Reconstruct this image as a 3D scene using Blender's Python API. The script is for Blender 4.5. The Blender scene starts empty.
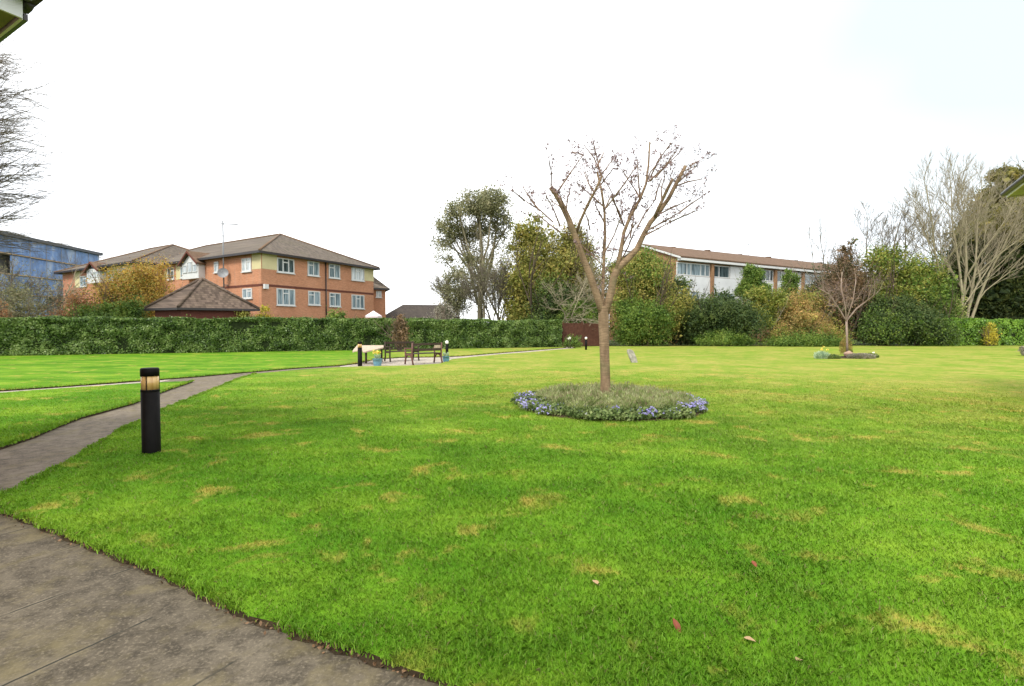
import bpy, bmesh, math, random
import numpy as np
from mathutils import Vector

R = random.Random(7)
NR = np.random.default_rng(11)
F, CX, CY, HOR, CAMZ = 520.0, 512.0, 343.0, 327.0, 1.5
PITCH = math.atan((CY - HOR) / F)
SC = bpy.context.scene
COL = SC.collection

# ------------------------------------------------------------------ measuring helpers
def ray(u, v):
    a, b = (u - CX) / F, (CY - v) / F
    c, s = math.cos(PITCH), math.sin(PITCH)
    return Vector((a, c + b * s, -s + b * c))

def P(u, v, Y):
    d = ray(u, v); k = Y / d.y
    return Vector((d.x * k, Y, CAMZ + d.z * k))

def G(u, v, z=0.0):
    d = ray(u, v); k = (z - CAMZ) / d.z
    return Vector((d.x * k, d.y * k, z))

# ------------------------------------------------------------------ materials
def lin(r, g, b):
    f = lambda c: (c / 255 / 12.92) if c / 255 <= 0.04045 else ((c / 255 + 0.055) / 1.055) ** 2.4
    return (f(r), f(g), f(b), 1)

def new_mat(name):
    m = bpy.data.materials.new(name); m.use_nodes = True
    nt = m.node_tree; nt.nodes.clear()
    out = nt.nodes.new('ShaderNodeOutputMaterial')
    b = nt.nodes.new('ShaderNodeBsdfPrincipled')
    nt.links.new(b.outputs[0], out.inputs[0])
    return m, nt, b, out

def nd(nt, kind, **kw):
    n = nt.nodes.new(kind)
    for k, v in kw.items(): setattr(n, k, v)
    return n

def mixc(nt, fac, a, b, blend='MIX'):
    n = nd(nt, 'ShaderNodeMix', data_type='RGBA', blend_type=blend)
    for sock, val in ((n.inputs[0], fac), (n.inputs[6], a), (n.inputs[7], b)):
        if hasattr(val, 'is_linked'): nt.links.new(val, sock)
        elif isinstance(val, (int, float)): sock.default_value = val
        else: sock.default_value = val
    return n.outputs[2]

def math_n(nt, op, a, b=0.0, clamp=False):
    n = nd(nt, 'ShaderNodeMath', operation=op); n.use_clamp = clamp
    for sock, val in ((n.inputs[0], a), (n.inputs[1], b)):
        if hasattr(val, 'is_linked'): nt.links.new(val, sock)
        else: sock.default_value = val
    return n.outputs[0]

def ramp(nt, fac, stops, interp='LINEAR'):
    n = nd(nt, 'ShaderNodeValToRGB'); n.color_ramp.interpolation = interp
    el = n.color_ramp.elements
    while len(el) < len(stops): el.new(0.5)
    for e, (p, c) in zip(el, stops):
        e.position = p; e.color = c if len(c) == 4 else (*c, 1)
    nt.links.new(fac, n.inputs[0])
    return n.outputs[0]

def pos(nt, scale=(1, 1, 1), rot=0.0):
    g = nd(nt, 'ShaderNodeNewGeometry')
    m = nd(nt, 'ShaderNodeMapping'); m.inputs['Scale'].default_value = scale
    m.inputs['Rotation'].default_value = (0, 0, rot)
    nt.links.new(g.outputs['Position'], m.inputs[0])
    return m.outputs[0]

def noise(nt, vec, scale, detail=4, rough=0.55, dist=0.0):
    n = nd(nt, 'ShaderNodeTexNoise')
    n.inputs['Scale'].default_value = scale; n.inputs['Detail'].default_value = detail
    n.inputs['Roughness'].default_value = rough; n.inputs['Distortion'].default_value = dist
    nt.links.new(vec, n.inputs['Vector'])
    return n.outputs[0]

def bump(nt, b, h, strength=0.5, dist=0.02):
    n = nd(nt, 'ShaderNodeBump'); n.inputs['Strength'].default_value = strength
    n.inputs['Distance'].default_value = dist
    nt.links.new(h, n.inputs['Height']); nt.links.new(n.outputs[0], b.inputs['Normal'])

def plain(name, c, rough=0.7, var=0.25, scale=6.0, spec=0.3, metal=0.0, bmp=0.0):
    m, nt, b, _ = new_mat(name)
    n = noise(nt, pos(nt), scale)
    lo = tuple(x * (1 - var) for x in c[:3]) + (1,); hi = tuple(min(1, x * (1 + var)) for x in c[:3]) + (1,)
    nt.links.new(ramp(nt, n, [(0.3, lo), (0.7, hi)]), b.inputs['Base Color'])
    b.inputs['Roughness'].default_value = rough; b.inputs['Metallic'].default_value = metal
    b.inputs['Specular IOR Level'].default_value = spec
    if bmp: bump(nt, b, noise(nt, pos(nt), scale * 6), bmp, 0.01)
    return m

def leafmat(name, cols, scale=1.3, trans=0.3, rough=0.55, spec=0.25):
    """cols: three or more colours; every leaf takes its own, with broad drifts."""
    m, nt, b, out = new_mat(name)
    g = nd(nt, 'ShaderNodeNewGeometry')
    n = noise(nt, pos(nt), max(1.0, scale * 1.6), 4, 0.65)
    n2 = math_n(nt, 'MULTIPLY', math_n(nt, 'SUBTRACT', n, 0.5), 2.4)
    f = math_n(nt, 'ADD', math_n(nt, 'ADD', math_n(nt, 'MULTIPLY', g.outputs['Random Per Island'], 0.7), 0.15), n2, True)
    k = len(cols) - 1
    if not any(q in name for q in ('petal', 'varieg', 'bright_yellow', 'dead', 'bud', 'tips', 'laurel')):
        cols = [(min(.7, c_[0] * 2.1), min(.7, c_[1] * 1.8), min(.6, c_[2] * 1.75)) for c_ in cols]
    c = ramp(nt, f, [(i / k, cc) for i, cc in enumerate(cols)])
    nt.links.new(c, b.inputs['Base Color'])
    b.inputs['Roughness'].default_value = rough
    b.inputs['Specular IOR Level'].default_value = spec
    if trans:
        t = nd(nt, 'ShaderNodeBsdfTranslucent'); nt.links.new(c, t.inputs[0])
        mx = nd(nt, 'ShaderNodeMixShader'); mx.inputs[0].default_value = trans
        nt.links.new(b.outputs[0], mx.inputs[1]); nt.links.new(t.outputs[0], mx.inputs[2])
        nt.links.new(mx.outputs[0], out.inputs[0])
    return m

def barkmat(name, a, b_, scale=8, ring=0.0):
    m, nt, b, _ = new_mat(name)
    n = noise(nt, pos(nt, (1, 1, 0.35)), scale, 6, 0.65)
    c = ramp(nt, n, [(0.3, a), (0.7, b_)])
    h = n
    if ring:
        r = noise(nt, pos(nt, (2, 2, 26)), 3, 3, 0.6)
        c = mixc(nt, math_n(nt, 'MULTIPLY', ramp(nt, r, [(0.42, (1, 1, 1)), (0.55, (0, 0, 0))]), ring), c, tuple(x * 0.45 for x in a[:3]) + (1,))
        h = r
    g2 = noise(nt, pos(nt), 1.7, 3)
    c = mixc(nt, ramp(nt, g2, [(0.55, (0, 0, 0)), (0.75, (0.5, 0.5, 0.5))]), c, (0.10, 0.13, 0.05, 1))
    nt.links.new(c, b.inputs['Base Color']); b.inputs['Roughness'].default_value = 0.85
    b.inputs['Specular IOR Level'].default_value = 0.2
    bump(nt, b, h, 0.5, 0.02)
    return m

def brickmat(name, c1, c2, mortar, ang=0.0):
    m, nt, b, _ = new_mat(name)
    g = nd(nt, 'ShaderNodeNewGeometry')
    sep = nd(nt, 'ShaderNodeSeparateXYZ'); nt.links.new(g.outputs['Position'], sep.inputs[0])
    comb = nd(nt, 'ShaderNodeCombineXYZ')
    nt.links.new(math_n(nt, 'ADD', math_n(nt, 'MULTIPLY', sep.outputs[0], 0.8), sep.outputs[1]), comb.inputs[0])
    nt.links.new(sep.outputs[2], comb.inputs[1])
    t = nd(nt, 'ShaderNodeTexBrick'); nt.links.new(comb.outputs[0], t.inputs['Vector'])
    t.inputs['Scale'].default_value = 1.0; t.inputs['Brick Width'].default_value = 0.24
    t.inputs['Row Height'].default_value = 0.078; t.inputs['Mortar Size'].default_value = 0.008
    t.inputs['Color1'].default_value = c1; t.inputs['Color2'].default_value = c2; t.inputs['Mortar'].default_value = mortar
    n = noise(nt, pos(nt), 0.7, 5, 0.6)
    c = mixc(nt, ramp(nt, n, [(0.35, (0, 0, 0)), (0.7, (0.55, 0.55, 0.55))]), t.outputs[0], tuple(x * 0.6 for x in c1[:3]) + (1,))
    n2 = noise(nt, pos(nt, (1, 1, 3)), 4, 4, 0.6)
    c = mixc(nt, 0.35, c, ramp(nt, n2, [(0.3, tuple(x * .6 for x in c2[:3])), (0.7, tuple(min(1, x * 1.5) for x in c2[:3]))]))
    nt.links.new(c, b.inputs['Base Color']); b.inputs['Roughness'].default_value = 0.9
    b.inputs['Specular IOR Level'].default_value = 0.15
    bump(nt, b, t.outputs[1], -0.4, 0.01)
    return m

def tilemat(name, a, b_, rowz=0.12, moss=0.3):
    m, nt, b, _ = new_mat(name)
    g = nd(nt, 'ShaderNodeNewGeometry')
    sep = nd(nt, 'ShaderNodeSeparateXYZ'); nt.links.new(g.outputs['Position'], sep.inputs[0])
    fr = math_n(nt, 'FRACT', math_n(nt, 'DIVIDE', sep.outputs[2], rowz))
    row = math_n(nt, 'FLOOR', math_n(nt, 'DIVIDE', sep.outputs[2], rowz))
    xx = math_n(nt, 'FLOOR', math_n(nt, 'MULTIPLY', math_n(nt, 'ADD', math_n(nt, 'MULTIPLY', sep.outputs[0], 0.8), sep.outputs[1]), 5.5))
    cb = nd(nt, 'ShaderNodeCombineXYZ'); nt.links.new(xx, cb.inputs[0]); nt.links.new(row, cb.inputs[1])
    wn = nd(nt, 'ShaderNodeTexWhiteNoise', noise_dimensions='3D'); nt.links.new(cb.outputs[0], wn.inputs['Vector'])
    c = ramp(nt, wn.outputs[0], [(0.0, a), (1.0, b_)])
    n = noise(nt, pos(nt), 0.9, 5, 0.65)
    c = mixc(nt, ramp(nt, n, [(0.45, (0, 0, 0)), (0.75, (moss, moss, moss))]), c, (0.11, 0.10, 0.045, 1))
    edge = ramp(nt, fr, [(0.0, (0.75, 0.75, 0.75)), (0.2, (0, 0, 0))])
    c = mixc(nt, edge, c, tuple(x * 0.45 for x in a[:3]) + (1,))
    nt.links.new(c, b.inputs['Base Color']); b.inputs['Roughness'].default_value = 0.85
    b.inputs['Specular IOR Level'].default_value = 0.2
    bump(nt, b, fr, 0.6, 0.03)
    return m

def grass_colour(nt, far=True):
    """colour of the turf from its place on the ground: drier yellow patches, mower drifts, browner spots"""
    v = pos(nt)
    n1 = noise(nt, pos(nt, (0.55, 1.0, 0)), 0.9, 5, 0.6)
    n2 = noise(nt, pos(nt, (0.6, 1.1, 0)), 0.22, 3, 0.5)
    n3 = noise(nt, pos(nt, (0.85, 0.95, 0)), 1.9, 5, 0.66, 0.5)
    n4 = noise(nt, pos(nt, (1, 1, 0)), 4.5, 3, 0.6)
    green = ramp(nt, n1, [(0.34, GR['dark']), (0.50, GR['mid']), (0.66, GR['light'])])
    g = nd(nt, 'ShaderNodeNewGeometry'); sep = nd(nt, 'ShaderNodeSeparateXYZ'); nt.links.new(g.outputs['Position'], sep.inputs[0])
    mr = nd(nt, 'ShaderNodeMapRange'); mr.interpolation_type = 'SMOOTHSTEP'
    mr.inputs['From Min'].default_value = 4.5; mr.inputs['From Max'].default_value = 17
    nt.links.new(math_n(nt, 'ADD', sep.outputs[1], math_n(nt, 'MULTIPLY', sep.outputs[0], 0.35)), mr.inputs['Value'])
    # west of the path the turf stays greener
    wr = nd(nt, 'ShaderNodeMapRange'); wr.inputs['From Min'].default_value = -9; wr.inputs['From Max'].default_value = -4
    nt.links.new(math_n(nt, 'ADD', sep.outputs[0], math_n(nt, 'MULTIPLY', sep.outputs[1], 0.0)), wr.inputs['Value'])
    dry = math_n(nt, 'MULTIPLY', mr.outputs[0], math_n(nt, 'MULTIPLY', wr.outputs[0], ramp(nt, n2, [(0.3, (0.45, 0.45, 0.45)), (0.65, (1, 1, 1))])))
    c = mixc(nt, dry, green, GR['dry'])
    n5 = noise(nt, pos(nt, (0.8, 0.9, 0)), 0.75, 6, 0.68, 0.5)
    c = mixc(nt, math_n(nt, 'MULTIPLY', math_n(nt, 'MULTIPLY', mr.outputs[0], wr.outputs[0]), ramp(nt, n5, [(0.46, (0, 0, 0)), (0.62, (.75, .75, .75))])), c, (0.36, 0.315, 0.080, 1))
    c = mixc(nt, ramp(nt, n5, [(0.34, (.55, .55, .55)), (0.46, (0, 0, 0))]), c, GR['mid'])
    spot = ramp(nt, n3, [(0.562, (0, 0, 0)), (0.67, (.9, .9, .9))])
    c = mixc(nt, math_n(nt, 'MULTIPLY', spot, 0.8), c, GR['yellow'])
    c = mixc(nt, ramp(nt, n4, [(0.38, (0.3, 0.3, 0.3)), (0.52, (0, 0, 0))]), c, GR['dark'])
    return c

GR = dict(dark=(0.056, 0.165, 0.007, 1), mid=(0.112, 0.238, 0.013, 1), light=(0.190, 0.308, 0.024, 1),
          dry=(0.248, 0.292, 0.046, 1), yellow=(0.45, 0.325, 0.085, 1))

def grassmat(name, blades):
    m, nt, b, out = new_mat(name)
    c = grass_colour(nt)
    if blades:
        g = nd(nt, 'ShaderNodeNewGeometry')
        hv = nd(nt, 'ShaderNodeHueSaturation')
        nt.links.new(c, hv.inputs['Color'])
        nt.links.new(math_n(nt, 'ADD', math_n(nt, 'MULTIPLY', g.outputs['Random Per Island'], 0.80), 1.14), hv.inputs['Value'])
        straw = math_n(nt, 'GREATER_THAN', g.outputs['Random Per Island'], 0.98)
        rnd = math_n(nt, 'FRACT', math_n(nt, 'MULTIPLY', g.outputs['Random Per Island'], 37.7))
        c = mixc(nt, math_n(nt, 'MULTIPLY', rnd, 0.45), hv.outputs[0], (0.27, 0.37, 0.045, 1))
        c = mixc(nt, straw, c, (0.33, 0.30, 0.12, 1))
        nt.links.new(c, b.inputs['Base Color']); b.inputs['Roughness'].default_value = 0.5
        b.inputs['Specular IOR Level'].default_value = 0.25
        t = nd(nt, 'ShaderNodeBsdfTranslucent'); nt.links.new(c, t.inputs[0])
        mx = nd(nt, 'ShaderNodeMixShader'); mx.inputs[0].default_value = 0.4
        nt.links.new(b.outputs[0], mx.inputs[1]); nt.links.new(t.outputs[0], mx.inputs[2])
        nt.links.new(mx.outputs[0], out.inputs[0])
    else:
        n = noise(nt, pos(nt, (1, 1, 0)), 28, 4, 0.7)
        c = mixc(nt, 0.8, c, ramp(nt, n, [(0.25, (0.74, 0.76, 0.70)), (0.72, (.96, .96, .96))]), 'MULTIPLY')
        nt.links.new(c, b.inputs['Base Color']); b.inputs['Roughness'].default_value = 0.95
        b.inputs['Specular IOR Level'].default_value = 0.05
        bump(nt, b, noise(nt, pos(nt, (1, 1, 0)), 20, 5, 0.7), 0.35, 0.02)
    return m

def pavemat(name, a, b_, joint, ang=0.0, slab=0.73, origin=(0, 0)):
    m, nt, b, _ = new_mat(name)
    n = noise(nt, pos(nt), 1.1, 6, 0.65); n2 = noise(nt, pos(nt), 9, 8, 0.75); n3 = noise(nt, pos(nt), 60, 3, 0.6)
    c = ramp(nt, n, [(0.3, a), (0.7, b_)])
    c = mixc(nt, ramp(nt, n2, [(0.40, (0.85, 0.85, 0.85)), (0.56, (0, 0, 0))]), c, tuple(x * 0.55 for x in a[:3]) + (1,))
    c = mixc(nt, ramp(nt, n3, [(0.52, (0, 0, 0)), (0.70, (0.5, 0.5, 0.5))]), c, tuple(min(1, x * 1.7) for x in b_[:3]) + (1,))
    lich = noise(nt, pos(nt), 3.0, 6, 0.7)
    c = mixc(nt, ramp(nt, lich, [(0.50, (0, 0, 0)), (0.66, (0.6, 0.6, 0.6))]), c, (0.150, 0.122, 0.058, 1))
    h = n2
    if joint:
        g = nd(nt, 'ShaderNodeNewGeometry'); sep = nd(nt, 'ShaderNodeSeparateXYZ'); nt.links.new(g.outputs['Position'], sep.inputs[0])
        ca, sa = math.cos(ang), math.sin(ang)
        s = math_n(nt, 'ADD', math_n(nt, 'MULTIPLY', math_n(nt, 'SUBTRACT', sep.outputs[0], origin[0]), ca),
                   math_n(nt, 'MULTIPLY', math_n(nt, 'SUBTRACT', sep.outputs[1], origin[1]), sa))
        wob = math_n(nt, 'MULTIPLY', math_n(nt, 'SUBTRACT', noise(nt, pos(nt), 14, 2), 0.5), 0.010)
        fr = math_n(nt, 'FRACT', math_n(nt, 'DIVIDE', math_n(nt, 'ADD', s, wob), slab))
        dist = math_n(nt, 'ABSOLUTE', math_n(nt, 'SUBTRACT', fr, 0.5))
        w = 0.0065 / slab
        line = math_n(nt, 'LESS_THAN', dist, w)
        light = math_n(nt, 'MULTIPLY', math_n(nt, 'LESS_THAN', dist, w * 3.2), ramp(nt, noise(nt, pos(nt), 2.2, 2), [(0.48, (0, 0, 0)), (0.66, (0.4, 0.4, 0.4))]))
        c = mixc(nt, light, c, tuple(min(1, x * 1.5) for x in b_[:3]) + (1,))
        gap = ramp(nt, noise(nt, pos(nt), 3.1, 3), [(0.4, (0, 0, 0)), (0.55, (1, 1, 1))])
        c = mixc(nt, math_n(nt, 'MULTIPLY', line, gap), c, (0.028, 0.026, 0.018, 1))
    nt.links.new(c, b.inputs['Base Color']); b.inputs['Roughness'].default_value = 0.85
    b.inputs['Specular IOR Level'].default_value = 0.25
    bump(nt, b, h, 0.35, 0.01)
    return m

M = {}
M['lawn'] = grassmat('turf', False)
M['blades'] = grassmat('grass_blades', True)
M['soil'] = plain('soil', (0.045, 0.032, 0.018, 1), 0.95, 0.5, 14, 0.1, bmp=0.8)
M['field'] = plain('rough_ground', (0.06, 0.085, 0.025, 1), 0.95, 0.4, 0.5, 0.1)
M['brick'] = brickmat('orange_brick', lin(198, 142, 108), lin(180, 124, 92), lin(176, 154, 136))
M['brick_red'] = brickmat('red_brick', lin(192, 134, 104), lin(176, 118, 92), lin(164, 138, 122))
M['brick_tan'] = brickmat('brown_brick', lin(158, 122, 88), lin(142, 106, 76), lin(142, 124, 104))
M['brick_dark'] = brickmat('plum_brick', lin(112, 66, 54), lin(98, 58, 48), lin(100, 78, 68))
M['cream'] = plain('cream_render', lin(200, 190, 146), 0.8, 0.06, 2)
M['white'] = plain('white_paint', lin(204, 205, 202), 0.45, 0.04, 3)
M['whitewall'] = plain('white_cladding', lin(206, 208, 207), 0.6, 0.07, 1.2)
M['tile'] = tilemat('brown_roof_tiles', lin(82, 73, 65), lin(109, 98, 86), 0.13, 0.35)
M['tile_garage'] = tilemat('weathered_roof_tiles', lin(78, 66, 58), lin(114, 98, 86), 0.14, 0.2)
M['tile_far'] = tilemat('far_roof_tiles', lin(96, 76, 60), lin(118, 94, 76), 0.10, 0.25)
M['tile_grey'] = tilemat('grey_roof_tiles', lin(58, 52, 48), lin(76, 68, 62), 0.12, 0.2)
M['ridge'] = plain('ridge_tiles', lin(112, 90, 70), 0.85, 0.2, 5)
M['gutter'] = plain('dark_gutter', (0.022, 0.017, 0.016, 1), 0.4, 0.2, 5, 0.5)
M['soffit'] = plain('green_tinged_soffit', lin(150, 158, 128), 0.7, 0.2, 2.5)
M['olive'] = plain('olive_soffit', lin(120, 118, 72), 0.7, 0.25, 2.5)
M['steel'] = plain('galvanised_steel', lin(128, 130, 132), 0.5, 0.1, 5, 0.4, 0.2)
M['black'] = plain('black_plastic', (0.005, 0.004, 0.0035, 1), 0.6, 0.4, 9, 0.12)
M['wood_dark'] = plain('dark_brown_wood', lin(60, 48, 38), 0.75, 0.3, 14, 0.3, bmp=0.2)
M['wood_pale'] = plain('pale_weathered_wood', lin(172, 154, 134), 0.8, 0.15, 9, 0.2)
M['wood_fence'] = plain('stained_fence_wood', lin(80, 52, 42), 0.8, 0.25, 5, 0.15)
M['iron'] = plain('brown_cast_iron', lin(98, 66, 56), 0.6, 0.2, 12, 0.4)
M['pot'] = plain('blue_glazed_pot', lin(96, 142, 160), 0.3, 0.2, 9, 0.6)
M['stone'] = plain('grey_stone', lin(146, 142, 130), 0.9, 0.3, 9, 0.2, bmp=0.5)
M['rock'] = plain('pink_sandstone', lin(150, 124, 106), 0.9, 0.25, 9, 0.2, bmp=0.6)
M['parapet'] = plain('dark_parapet', lin(86, 88, 92), 0.8, 0.1, 1)
M['boards'] = plain('scaffold_boards', lin(178, 154, 122), 0.85, 0.15, 2)
M['greywall'] = plain('grey_render', lin(120, 122, 120), 0.85, 0.2, 0.7)
M['umbrella'] = plain('pale_pink_canvas', lin(222, 206, 208), 0.8, 0.06, 3)
M['heart'] = leafmat('dead_leaf_red', [lin(104, 48, 34), lin(134, 74, 50)], 8, 0.1)
M['leaf_tan'] = leafmat('dead_leaf_tan', [lin(150, 122, 88), lin(176, 148, 112)], 8, 0.1)

def panemat(name, c, curtain):
    m, nt, b, _ = new_mat(name)
    v = pos(nt, (7, 7, 0.6)); n = noise(nt, v, 1.0, 2)
    nt.links.new(ramp(nt, n, [(0.42, c), (0.58, curtain)]), b.inputs['Base Color'])
    b.inputs['Roughness'].default_value = 0.06; b.inputs['Specular IOR Level'].default_value = 0.6
    return m
M['pane'] = panemat('window_glass', lin(96, 112, 118), lin(150, 166, 172))
M['pane_pale'] = panemat('curtained_glass', lin(150, 160, 164), lin(205, 210, 210))
M['pane_dark'] = panemat('dark_window_glass', lin(44, 54, 56), lin(86, 100, 102))

def amber():
    m, nt, b, _ = new_mat('amber_lens')
    v = pos(nt, (30, 30, 5)); n = noise(nt, v, 1, 3)
    nt.links.new(ramp(nt, n, [(0.3, lin(176, 132, 74)), (0.7, lin(214, 178, 116))]), b.inputs['Base Color'])
    b.inputs['Roughness'].default_value = 0.22; b.inputs['Specular IOR Level'].default_value = 0.6
    b.inputs['Subsurface Weight'].default_value = 0.0
    return m
M['amber'] = amber()

def sheetmat():
    m, nt, b, _ = new_mat('blue_scaffold_sheeting')
    n = noise(nt, pos(nt, (1, 1, 0.5)), 0.55, 5, 0.6, 0.6); n2 = noise(nt, pos(nt, (1, 1, 1.2)), 2.2, 4, 0.6)
    c = ramp(nt, n, [(0.34, lin(84, 100, 124)), (0.5, lin(100, 134, 184)), (0.66, lin(160, 172, 186))])
    c = mixc(nt, ramp(nt, n2, [(0.5, (0, 0, 0)), (0.72, (0.35, 0.35, 0.35))]), c, lin(122, 126, 134))
    nt.links.new(c, b.inputs['Base Color']); b.inputs['Roughness'].default_value = 0.6
    bump(nt, b, n2, 0.6, 0.15)
    return m
M['sheet'] = sheetmat()

M['hedge'] = leafmat('laurel_leaves', [(0.030, 0.060, 0.012), (0.070, 0.130, 0.022), (0.130, 0.210, 0.040), (0.250, 0.330, 0.100)], 0.9, 0.25, 0.40, 0.35)
M['hedge_light'] = leafmat('bright_hedge_leaves', [(0.035, 0.085, 0.012), (0.075, 0.165, 0.02), (0.14, 0.26, 0.035)], 0.9, 0.25, 0.4, 0.4)
M['hedge_core'] = plain('hedge_inner_shade', (0.018, 0.026, 0.010, 1), 0.95, 0.5, 8, 0.05)  # near-black colour stands for the shade inside the hedge
M['euca'] = leafmat('grey_green_leaves', [(0.055, 0.070, 0.034), (0.110, 0.130, 0.065), (0.190, 0.200, 0.120)], 0.6)
M['olive_leaf'] = leafmat('olive_yellow_leaves', [(0.050, 0.070, 0.016), (0.120, 0.140, 0.030), (0.23, 0.215, 0.06)], 0.45)
M['green_leaf'] = leafmat('fresh_green_leaves', [(0.022, 0.052, 0.010), (0.055, 0.110, 0.018), (0.125, 0.185, 0.035)], 0.6)
M['ivy_leaf'] = leafmat('yellowish_green_leaves', [(0.045, 0.075, 0.012), (0.110, 0.150, 0.025), (0.23, 0.23, 0.06)], 0.5)
M['dark_leaf'] = leafmat('dark_evergreen_leaves', [(0.012, 0.028, 0.009), (0.030, 0.056, 0.016), (0.070, 0.105, 0.030)], 0.7)
M['conifer'] = leafmat('dark_conifer_needles', [(0.008, 0.018, 0.006), (0.022, 0.040, 0.010), (0.055, 0.072, 0.016)], 0.5)
M['conifer_top'] = leafmat('golden_conifer_needles', [(0.03, 0.04, 0.012), (0.085, 0.095, 0.022), (0.15, 0.14, 0.035)], 0.5)
M['bronze'] = leafmat('bronze_leaves', [(0.035, 0.038, 0.018), (0.085, 0.066, 0.036), (0.165, 0.120, 0.070)], 0.6)
M['tan_leaf'] = leafmat('russet_leaves', [(0.06, 0.07, 0.02), (0.15, 0.125, 0.04), (0.27, 0.19, 0.07)], 0.6)
M['gold_leaf'] = leafmat('golden_yellow_leaves', [(0.13, 0.12, 0.025), (0.30, 0.22, 0.04), (0.42, 0.29, 0.08)], 0.5)
M['orange_leaf'] = leafmat('orange_red_leaves', [(0.08, 0.075, 0.03), (0.19, 0.115, 0.05), (0.28, 0.16, 0.075)], 0.5)
M['varieg'] = leafmat('cream_variegated_leaves', [(0.09, 0.14, 0.03), (0.30, 0.33, 0.09), (0.55, 0.52, 0.22)], 0.9)
M['yellow_leaf'] = leafmat('bright_yellow_leaves', [(0.22, 0.24, 0.03), (0.50, 0.42, 0.05), (0.68, 0.55, 0.08)], 0.9)
M['red_leaf'] = leafmat('red_tipped_leaves', [(0.05, 0.05, 0.02), (0.16, 0.075, 0.035), (0.28, 0.12, 0.06)], 2)
M['bud'] = leafmat('mauve_brown_buds', [(0.12, 0.07, 0.07), (0.24, 0.16, 0.16), (0.38, 0.28, 0.28)], 3, 0.2)
M['lav'] = leafmat('grey_green_lavender', [(0.05, 0.085, 0.022), (0.11, 0.165, 0.05), (0.21, 0.26, 0.11)], 2, 0.2)
M['lavtip'] = leafmat('faded_lavender_tips', [(0.20, 0.15, 0.09), (0.28, 0.28, 0.13), (0.36, 0.38, 0.20)], 2, 0.2)
M['low_leaf'] = leafmat('low_green_leaves', [(0.025, 0.050, 0.012), (0.06, 0.10, 0.028), (0.12, 0.165, 0.06)], 3, 0.2)
M['purple'] = leafmat('lilac_blue_petals', [(0.22, 0.19, 0.46), (0.36, 0.33, 0.62), (0.60, 0.58, 0.80)], 3, 0.2)
M['heather'] = leafmat('mauve_grey_heather', [(0.075, 0.10, 0.055), (0.125, 0.135, 0.10), (0.20, 0.195, 0.17)], 3, 0.2)
M['glaucous'] = leafmat('blue_green_leaves', [(0.10, 0.18, 0.12), (0.19, 0.28, 0.19), (0.28, 0.38, 0.25)], 3, 0.2)
M['daff'] = leafmat('daffodil_petals', [(0.75, 0.55, 0.03), (0.85, 0.72, 0.20)], 3, 0.1)
M['petal_white'] = leafmat('white_petals', [(0.72, 0.72, 0.60), (0.85, 0.85, 0.78)], 3, 0.1)
M['litter'] = leafmat('brown_litter', [(0.025, 0.016, 0.008), (0.05, 0.032, 0.016), (0.09, 0.06, 0.03)], 5, 0.0)
M['bark_cherry'] = barkmat('cherry_bark', lin(112, 92, 70), lin(156, 132, 104), 9, 0.45)
M['bark_brown'] = barkmat('brown_twig_bark', lin(100, 78, 64), lin(136, 112, 94), 9)
M['bark_dark'] = barkmat('dark_bark', lin(72, 60, 52), lin(104, 90, 78), 9)
M['bark_pale'] = barkmat('pale_grey_bark', lin(124, 114, 92), lin(160, 150, 126), 5)
M['bark_grey'] = barkmat('grey_twig_bark', lin(98, 90, 80), lin(132, 122, 108), 5)
M['bark_pink'] = barkmat('pinkish_bark', lin(116, 98, 88), lin(150, 132, 118), 5)

# ------------------------------------------------------------------ object helpers
def link_mesh(name, me, mats, parent=None):
    for m in (mats if isinstance(mats, (list, tuple)) else [mats]): me.materials.append(m)
    o = bpy.data.objects.new(name, me); COL.objects.link(o)
    if parent is not None: o.parent = parent
    return o

def world_loc(o):
    v = Vector((0, 0, 0))
    while o is not None: v += o.location; o = o.parent
    return v

def tag(o, label=None, cat=None, group=None, kind=None):
    if label: o['label'] = label
    if cat: o['category'] = cat
    if group: o['group'] = group
    if kind: o['kind'] = kind
    return o

def thing(name, label, cat, loc=(0, 0, 0), group=None):
    o = bpy.data.objects.new(name, None); COL.objects.link(o)
    o.location = loc; o.empty_display_size = 0.2
    return tag(o, label, cat, group)

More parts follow.
